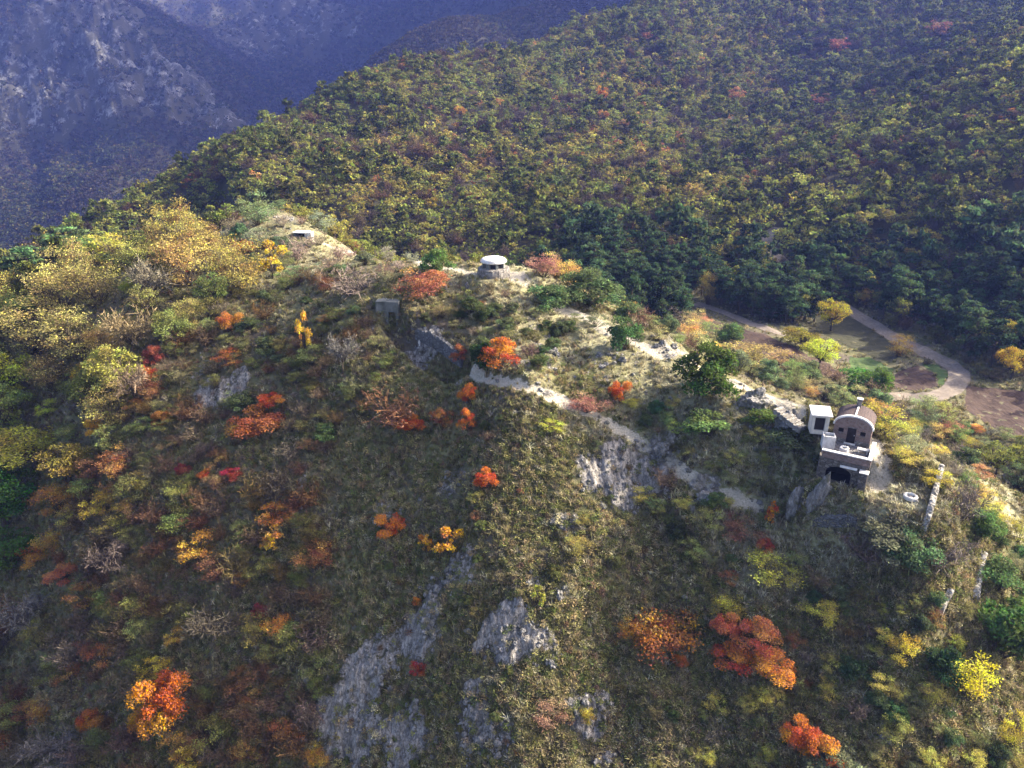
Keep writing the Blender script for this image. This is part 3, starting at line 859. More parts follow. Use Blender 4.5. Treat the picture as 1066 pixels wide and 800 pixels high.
def box(name, lo, hi, mat, parent=None, bev=.012, rot=None):
    bm = bmesh.new(); bmesh.ops.create_cube(bm, size=1.0)
    lo, hi = np.array(lo, float), np.array(hi, float)
    for v in bm.verts: v.co = Vector((lo + hi) / 2 + np.array(v.co) * (hi - lo))
    if bev: bmesh.ops.bevel(bm, geom=bm.edges[:], offset=min(bev, *(abs(hi - lo) * .3)), segments=1, affect='EDGES')
    me = bpy.data.meshes.new(name); bm.to_mesh(me); bm.free(); me.materials.append(mat)
    return link(name, me, parent)
def lathe(name, prof, n, mat, parent=None, smooth=True, wob=0.0, seed=0, closed_top=False):
    rg = np.random.default_rng(seed); v, f = [], []
    for i, (r, z) in enumerate(prof):
        for j in range(n):
            a = 2 * math.pi * j / n; w = 1 + (rg.normal(0, wob) if wob else 0); v.append((r * w * math.cos(a), r * w * math.sin(a), z + (rg.normal(0, wob * .5) if wob else 0)))
    for i in range(len(prof) - 1):
        for j in range(n): f.append((i * n + j, i * n + (j + 1) % n, (i + 1) * n + (j + 1) % n, (i + 1) * n + j))
    if closed_top: f.append(tuple((len(prof) - 1) * n + j for j in range(n)))
    return link(name, mesh_from(name, v, f, [mat], smooth=smooth), parent)
def holed(name, outer, holes, y0, y1, mat, parent=None):
    """a wall standing in the x-z plane with openings, y0 front, y1 back"""
    loops = [outer] + holes
    tri = tessellate_polygon([[Vector((x, z, 0)) for x, z in lp] for lp in loops])
    flat = [p for lp in loops for p in lp]; n = len(flat)
    v = [(x, y0, z) for x, z in flat] + [(x, y1, z) for x, z in flat]
    f = [tuple(t) for t in tri] + [tuple(i + n for i in reversed(t)) for t in tri]
    s = 0
    for lp in loops:
        m = len(lp)
        for i in range(m): a, b = s + i, s + (i + 1) % m; f.append((a, b, b + n, a + n))
        s += m
    me = mesh_from(name, v, f, [mat]); bm = bmesh.new(); bm.from_mesh(me); bmesh.ops.recalc_face_normals(bm, faces=bm.faces); bm.to_mesh(me); bm.free()
    return link(name, me, parent)
def root(name, loc, rz, label, cat, group=None):
    o = bpy.data.objects.new(name, None); o.empty_display_size = .5; COL.objects.link(o)
    o.location = loc; o.rotation_euler = (0, 0, rz); return tag(o, label, cat, group)
def arc(w, rise, z0, n=18, x0=0.0): return [(x0 + w * math.cos(a), z0 + rise * math.sin(a)) for a in np.linspace(0, math.pi, n)]
def band(name, outer, inner, y0, y1, mat, parent):
    """solid between two arcs of equal length, from y0 to y1"""
    n = len(outer); v = [(x, y, z) for y in (y0, y1) for x, z in outer + inner]; f = []
    for i in range(n - 1):
        f += [(i, i + 1, n + i + 1, n + i), (2 * n + i + 1, 2 * n + i, 3 * n + i, 3 * n + i + 1), (i + 1, i, 2 * n + i, 2 * n + i + 1), (n + i, n + i + 1, 3 * n + i + 1, 3 * n + i)]
    f += [(0, n, 3 * n, 2 * n), (n - 1, 3 * n - 1, 4 * n - 1, 2 * n - 1)]
    me = mesh_from(name, v, f, [mat]); bm = bmesh.new(); bm.from_mesh(me); bmesh.ops.recalc_face_normals(bm, faces=bm.faces); bm.to_mesh(me); bm.free()
    return link(name, me, parent)

# ------------------------------------------------------------------ round bunker on the crest
def bunker():
    r = root('bunker', BUNKER + np.array([0, 0, -.15]), R(20), 'round concrete bunker with white domed cap and dark firing slits on the crest', 'bunker')
    lathe('base', [(2.75, -.6), (2.7, .0), (2.62, .7), (2.52, 1.34), (2.38, 1.43), (1.5, 1.45)], 48, M_STONE_GREY, r, False, .012, 3, True)
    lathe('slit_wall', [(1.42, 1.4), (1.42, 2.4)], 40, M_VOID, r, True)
    for i in range(7):
        a = 2 * math.pi * i / 7 + .2; w = .2 if i % 2 else .32
        p = box('pier', (-.28, -w, 1.445), (.2, w, 2.29), M_CONC_DARK, r, .03)
        p.location = (1.62 * math.cos(a), 1.62 * math.sin(a), 0); p.rotation_euler = (0, 0, a)
    prof = [(1.40, 2.25), (1.95, 2.27), (2.05, 2.33), (2.07, 2.58), (2.0, 2.66)] + [(2.0 * math.cos(t), 2.66 + .48 * math.sin(t)) for t in np.linspace(.12, 1.5, 9)]
    lathe('cap', prof, 48, M_CONC_PALE, r, True, .004, 5, True)
    lathe('lip', [(2.08, 2.35), (2.12, 2.41), (2.12, 2.49), (2.08, 2.53)], 48, M_CONC_PALE, r, True)
bunker()

# ------------------------------------------------------------------ vaulted stone hut with its terrace
def hut():
    r = root('stone_hut', HUT, HUT_ANG, 'small stone hut with barrel roof, arched gable and dark door above the terrace', 'hut')
    W, SH, RI, L = 2.0, 2.1, 1.25, 3.7
    out = [(W, 0), *arc(W, RI, SH), (-W, 0)]
    door = [(-.52, 0.03), (.42, 0.03), (.42, 1.98), (-.52, 1.98)]
    rect = lambda a, b, c, d: [(a, c), (b, c), (b, d), (a, d)]
    wl, wr = rect(-1.48, -.92, 1.2, 1.75), rect(.84, 1.40, 1.2, 1.75)
    holed('front_wall', out, [door, wl, wr], 0, .34, M_STONE_PINK, r)
    holed('back_wall', out, [], L - .34, L, M_STONE_PINK, r)
    for s in (-1, 1): box('side_wall', (s * W - (.34 if s > 0 else 0), .343, 0), (s * W + (0 if s > 0 else .34), L - .343, SH - .003), M_STONE_PINK, r, 0)
    rf = band('roof', arc(W + .1, RI + .1, SH + .0), arc(W - .12, RI - .12, SH + .0), .30, L + .12, M_TILE, r)
    band('gable_trim', arc(W + .16, RI + .16, SH + .02), arc(W - .02, RI - .02, SH + .02), -.06, .30 - .003, M_WHITE, r)
    rd = box('ridge', (-.09, .303, SH + RI + .08), (.09, L + .14, SH + RI + .19), M_WHITE, rf)
    d = box('door', (-.5, .16, .04), (.4, .22, 1.96), M_DARK, r, .005)
    box('handle', (.24, .12, .95), (.3, .16, 1.12), M_CONC, d)
    box('door_frame', (-.6, -.03, 1.983), (.5, .12, 2.1), M_STONE_GREY, r)
    for (a, b) in ((-1.48, -.92), (.84, 1.40)):
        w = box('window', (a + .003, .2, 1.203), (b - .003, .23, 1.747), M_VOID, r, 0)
        box('frame', (a - .04, -.025, 1.10), (b + .04, .1, 1.197), M_STONE_GREY, w)
        box('bar', ((a + b) / 2 - .025, .15, 1.2), ((a + b) / 2 + .025, .19, 1.75), M_DARK, w)
    box('plinth', (-W - .05, -.07, .0), (-.56, -.003, .5), M_STONE_GREY, r); box('plinth', (.46, -.07, .0), (W + .05, -.003, .5), M_STONE_GREY, r)
    ch = box('chimney', (-.25, L - .62, SH + RI - .1), (.25, L - .15, SH + RI + 1.0), M_STONE_GREY, r, .02)
    box('cap', (-.33, L - .70, SH + RI + 1.003), (.33, L - .07, SH + RI + 1.11), M_CONC, ch)
    box('doorstep', (-.65, -.36, .0), (.55, -.075, .14), M_CONC, r)
    # terrace in front, carried by an arched lower wall
    t = root('stone_terrace', HUT, HUT_ANG, 'stone terrace with white copings over a dark arched opening, in front of the hut', 'terrace')
    box('paving', (-2.3, -4.45, -.3), (2.3, -.003, -.004), M_FLAGS, t, .01)
    ow = [(-2.5, -2.9), (2.45, -2.9), (2.45, .0), (-2.5, .0)]
    arch = [(.95, -2.75), (.95, -1.55), *[(-.35 + 1.3 * math.cos(a), -1.55 + .75 * math.sin(a)) for a in np.linspace(.15, math.pi - .15, 12)], (-1.65, -1.55), (-1.65, -2.75)]
    holed('lower_wall', ow, [arch], -4.9, -4.453, M_STONE_BROWN, t)
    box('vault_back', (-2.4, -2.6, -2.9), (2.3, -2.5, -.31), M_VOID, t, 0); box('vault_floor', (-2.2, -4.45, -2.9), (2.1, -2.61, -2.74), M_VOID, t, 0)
    for a, b in ((-2.5, -2.25), (2.2, 2.45)): box('vault_side', (a, -4.45, -2.9), (b, -2.61, -.31), M_STONE_GREY, t, 0)
    box('side_wall', (2.31, -4.44, -2.9), (2.62, -.1, -.003), M_STONE_BROWN, t, .02)
    box('side_wall', (-2.62, -4.44, -2.9), (-2.31, -.6, -.003), M_STONE_BROWN, t, .02)
    pf = box('parapet', (-2.35, -4.9, .003), (2.3, -4.55, .78), M_STONE_PINK, t, .02)
    box('coping', (-2.42, -4.96, .783), (2.24, -4.49, .90), M_WHITE, pf, .02)
    pr = box('parapet', (2.303, -4.9, .003), (2.62, -.2, .78), M_STONE_PINK, t, .02)
    box('coping', (2.25, -4.98, .785), (2.68, -.1, .905), M_WHITE, pr, .02)
    bt = box('buttress', (1.75, -5.75, -3.1), (2.6, -4.903, -.55), M_STONE_BROWN, t, .06)
    box('coping', (1.70, -5.8, -.547), (2.65, -4.905, -.44), M_CONC_PALE, bt, .02)
    box('lintel', (-.3, -5.25, -.62), (1.45, -4.905, -.45), M_WHITE, t, .02)
    # things standing on the terrace
    b = root('stone_basin', hut_world(-.35, -2.5, .0), 0, 'small round white basin standing on the terrace paving', 'basin')
    lathe('rim', [(.30, .02), (.30, .5), (.33, .58), (.46, .6), (.50, .5), (.46, .0)], 24, M_WHITE, b); lathe('water', [(.302, .42), (.02, .42)], 24, M_VOID, b, True, 0, 0, True)
    e = root('white_bench', hut_world(1.55, -1.75, .0), HUT_ANG, 'white stone bench against the right parapet of the terrace', 'bench')
    box('seat', (-.62, -.28, .42), (.62, .28, .52), M_WHITE, e); box('leg', (-.5, -.22, 0), (-.36, .22, .417), M_WHITE, e); box('leg', (.36, -.22, 0), (.5, .22, .417), M_WHITE, e)
hut()
def shed():
    p = P(851.5, 445.0, 77.0); z = float(ground(p[0], p[1]))
    r = root('white_roofed_shed', (p[0], p[1], p[2] - .0), R(-12), 'little beige shed with white slab roof and dark doorway beside the steps', 'shed')
    rect = lambda a, b, c, d: [(a, c), (b, c), (b, d), (a, d)]
    holed('front_wall', rect(-.95, .95, -.5, 1.95), [rect(-.62, .5, -.02, 1.6)], -.85, -.6, M_BEIGE, r)
    for s in (-1, 1): box('side_wall', (s * .95 - (.22 if s > 0 else 0), -.597, -.5), (s * .95 + (0 if s > 0 else .22), .85, 1.95), M_BEIGE, r)
    box('back_wall', (-.727, .62, -.5), (.727, .84, 1.95), M_BEIGE, r)
    box('door', (-.6, -.66, 0), (.48, -.62, 1.58), M_DARK, r)
    s = box('roof', (-1.16, -1.15, 0), (1.16, 1.15, .16), M_WHITE, r, .02); s.location = (0, 0, 2.02); s.rotation_euler = (R(7), 0, 0)
    q = P(861.5, 462.0, 74.2)
    k = root('concrete_tank', q, R(-14), 'open square white concrete tank between the shed and the hut', 'tank')
    for a, b in (((-.66, -.6, -.4), (.66, -.45, 1.15)), ((-.66, .45, -.4), (.66, .6, 1.15)), ((-.66, -.447, -.4), (-.51, .447, 1.15)), ((.51, -.447, -.4), (.66, .447, 1.15))):
        box('wall', a, b, M_CONC, k, .02)
    box('bottom', (-.508, -.445, -.3), (.508, .445, .55), M_CONC, k)
    st = root('stone_steps', P(836, 446, 77.6), R(38), 'flight of low stone steps climbing from the shed to the crest path', 'steps')
    for i in range(8):
        box('tread', (-.75 - .05 * (i % 2), .46 * i - .02, .17 * i - .5), (.75 + .06 * (i % 3), .46 * (i + 1), .17 * (i + 1)), M_STONE_PALE if i % 2 else M_STONE_GREY, st, .03)
shed()
# ------------------------------------------------------------------ ruined walls
def stone_wall(pix, height, width, mat, label, name='stone_wall', ragged=.18, sink=.6, dz=None):
    p = at([q[0] for q in pix], [q[1] for q in pix])[:, :2]
    t = np.concatenate([[0], np.cumsum(np.hypot(*np.diff(p, axis=0).T))]); s = np.arange(0, t[-1] + .2, .3)
    q = np.stack([np.interp(s, t, p[:, i]) for i in (0, 1)], 1); d = np.gradient(q, axis=0); d /= np.hypot(*d.T)[:, None] + 1e-9
    n = np.stack([-d[:, 1], d[:, 0]], 1); c = q.mean(0); V, F = [], []
    g = ground(q[:, 0], q[:, 1]); g = np.convolve(np.pad(g, 3, 'edge'), np.ones(7) / 7, 'valid'); zc = float(g.mean())
    for i in range(len(q)):
        h = height * (1 + ragged * (noise2(s[i] * 1.3, 2.0 + len(pix)) * 1.4 + rng.normal(0, .25)))
        taper = min(1, .25 + i * .3, .25 + (len(q) - 1 - i) * .3); h *= taper
        for o, zz in ((-.5, -sink), (-.5, h * .55), (-.42, h), (0, h * 1.05), (.42, h * .97), (.5, h * .5), (.5, -sink)):
            r = q[i] + n[i] * (o * width + rng.normal(0, .035)) + d[i] * rng.normal(0, .03); V.append((r[0] - c[0], r[1] - c[1], g[i] - zc + zz + rng.normal(0, .03)))
        if i:
            a, b = (i - 1) * 7, i * 7
            F += [(a + j, b + j, b + j + 1, a + j + 1) for j in range(6)]
    e = (len(q) - 1) * 7; F += [tuple(range(7)), tuple(range(e + 6, e - 1, -1))]
    o = link(name, mesh_from(name, V, F, [mat]), None, (c[0], c[1], zc)); return tag(o, label, 'wall')
stone_wall([(979,490),(975,505),(970,525),(965,543),(960,556)], 1.0, .6, M_STONE_PALE, 'pale dry stone wall along the outer edge of the grassy terrace')
stone_wall([(846,543),(868,543),(893,541)], .9, .6, M_STONE_OLD, 'low grey wall holding the front edge of the grassy terrace', ragged=.08)  # dark stone also stands in for the shadow at the terrace edge
stone_wall([(1024,575),(1019,597),(1015,626)], 0.75, .7, M_STONE_PALE, 'ruined pale wall running down the slope beside the green bushes')
stone_wall([(992,612),(984,626),(977,642)], .6, .6, M_STONE_PALE, 'short stub of pale ruined wall below the terrace, among bare bushes')
stone_wall([(434,349),(450,358),(466,367),(482,379)], 1.5, .8, M_STONE_OLD, 'dark retaining wall of stone along the sunken way', ragged=.25)
def portal():
    p = at1(405, 328) - np.array([0, 0, .9])
    r = root('concrete_portal', p, R(-8), 'grey concrete block with a dark entrance at the head of the sunken way', 'portal')
    rect = lambda a, b, c, d: [(a, c), (b, c), (b, d), (a, d)]
    holed('face', rect(-1.9, 1.7, -1.2, 3.0), [rect(.1, 1.25, -1.15, 1.5)], -.5, -.1, M_CONC_DARK, r)
    box('passage_shade', (-.2, .6, -1.2), (1.5, .7, 1.9), M_VOID, r, 0)  # dark plate behind the entrance, painted as its inner shade
    box('block', (-1.9, -.097, -1.2), (-.25, 1.6, 3.0), M_CONC_DARK, r, .05); box('slab', (-.247, -.097, 1.6), (1.7, 1.6, 2.98), M_CONC_DARK, r, .04); box('flank', (1.45, -.097, -1.2), (1.7, .59, 1.597), M_CONC_DARK, r, .03)
    box('coping', (-1.95, -.55, 3.003), (1.75, 1.65, 3.12), M_CONC_DARK, r, .03)
portal()
def post():
    p = at1(437, 368)
    r = root('marker_post', p, 0, 'thin pale marker post standing beside the sunken way', 'post')
    lathe('pole', [(.05, -.3), (.05, 2.1), (.02, 2.15)], 8, M_CONC_PALE, r, True, 0, 0, True); box('plate', (-.16, -.08, 1.55), (.16, -.055, 1.95), M_CONC, r, .004)
post()
def shelter():
    p = at1(316, 247)
    r = root('ruined_shelter', p, R(-14), 'low ruined shelter with a flat white slab and a white block on the knoll', 'shelter')
    r.scale = (.82, .82, .8)
    box('slab', (-2.3, -1.4, 1.15), (1.5, 1.4, 1.42), M_CONC_PALE, r, .04)
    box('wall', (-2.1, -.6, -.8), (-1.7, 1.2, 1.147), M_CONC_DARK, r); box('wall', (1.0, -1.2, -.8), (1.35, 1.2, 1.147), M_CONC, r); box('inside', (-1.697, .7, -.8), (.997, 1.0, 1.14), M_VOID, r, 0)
    box('block', (1.6, -1.3, -.8), (2.9, .2, 1.5), M_WHITE, r, .05)
shelter()
def garden():
    p = at1(947.5, 518.5)
    r = root('stone_ring', p + np.array([0, 0, .05]), .3, 'white ring of stone lying on the grassy terrace', 'ring')
    lathe('rim', [(.42, -.1), (.42, .2), (.5, .28), (.68, .28), (.75, .18), (.75, -.1)], 28, M_WHITE, r, False, .01, 2); lathe('bed', [(.43, .1), (.02, .12)], 20, M_FLAGS, r, True, .02, 4, True)
    q = at1(954, 520)
    v, f = tube([(-.25, -.75, .12), (0, 0, .13), (.3, .8, .14)], [.07, .065, .05], 7)
    tag(link('wooden_pole', mesh_from('wooden_pole', v, f, [M_WOOD]), None, q), 'pale wooden pole lying beside the stone ring', 'pole')
garden()
# ------------------------------------------------------------------ rocks
def rock_mesh(seed, sub=4, ridge=.5, flat=1.0):
    bm = bmesh.new(); bmesh.ops.create_icosphere(bm, subdivisions=sub, radius=.5); o = Vector((seed * 7.3, seed * 3.1, seed * 1.7))
    for v in bm.verts:
        n = v.co.normalized(); d = mnoise.fractal(n * 1.4 + o, .9, 2.1, 5) * .22; q = mnoise.cell(Vector((n.x * 3.2, n.y * 3.2, n.z * 1.2)) + o) * .08 * ridge
        st = abs(mnoise.noise(Vector((n.x * 7, n.y * 7, n.z * 1.5)) + o)) * -.16 * ridge
        v.co = n * (.5 + d + q + st)
    me = bpy.data.meshes.new('rock'); bm.to_mesh(me); bm.free(); me.materials.append(M_LIME); return me
ROCK_MESH = [rock_mesh(i) for i in range(7)]
def rock(name, u, v, w, h, label, dep=1.0, lean=(0, 0), i=0, cat='rock', group=None, sink=.25, xyz=None, rz=None):
    p = at1(u, v) if xyz is None else xyz; s = px_to_m(p)
    o = link(name, ROCK_MESH[i % 7], None, (p[0], p[1], p[2] + h * s * (.5 - sink))); o.scale = (w * s, w * s * dep, h * s * 1.15); o.rotation_euler = (lean[0], lean[1], rng.uniform(0, 6) if rz is None else rz)
    return tag(o, label, cat, group)
rock('boulder', 786, 422, 34, 20, 'long grey boulder beside the crest path above the shed', .6, i=1, rz=.2)
rock('boulder', 817, 447, 26, 24, 'rounded grey boulder at the left foot of the steps', .8, i=2, rz=1.0)
rock('rock_slab', 850, 527, 15, 46, 'tall leaning slab of blue grey rock below the terrace', .55, (0, R(14)), 3, rz=R(-20))
rock('rock_slab', 828, 533, 17, 34, 'shorter grey rock slab left of the tall leaning slab', .6, (0, R(6)), 4, rz=R(-10))
rock('boulder', 690, 472, 20, 14, 'blue grey boulder on the pale lower path', .8, i=5)
rock('boulder', 735, 522, 18, 14, 'grey boulder at the end of the pale lower path', .8, i=0)
_rl = []
for (u, v, hw, hh, st) in ROCKS:
    for _ in range(int(2 + hw * hh / 130)):
        uu, vv = u + rng.normal(0, hw * .45), v + rng.normal(0, hh * .45)
        if -20 < uu < 1090 and vv < 830: _rl.append((uu, vv))
_q = at([a for a, b in _rl], [b for a, b in _rl])
for (uu, vv), p in zip(_rl, _q):
    if np.isnan(p[0]): continue
    w = rng.uniform(3, 10)
    rock('limestone_outcrop', uu, vv, w, w * rng.uniform(.4, .9), 'jagged grey limestone outcrop breaking through the turf of the shaded slope', rng.uniform(.5, 1), (rng.normal(0, .2), rng.normal(0, .2)), int(rng.integers(7)), 'rock', 'limestone outcrops on the face of the hill', .38, p)
# ------------------------------------------------------------------ vegetation
ORANGE, FLAME, RUST, CORAL, RED = (.46, .15, .022), (.47, .14, .025), (.22, .085, .03), (.55, .21, .075), (.26, .065, .045)
GOLD, YELLOW, LIME, TAN = (.46, .24, .025), (.48, .37, .04), (.36, .40, .045), (.26, .215, .07)
GREEN, DKGREEN, OLIVE, GREYGR, SAGE = (.10, .15, .035), (.035, .065, .018), (.10, .10, .030), (.13, .15, .075), (.19, .21, .12)
BROWN, PURPLE, GREYBR, PINK = (.14, .092, .042), (.13, .092, .06), (.18, .145, .09), (.33, .17, .12)
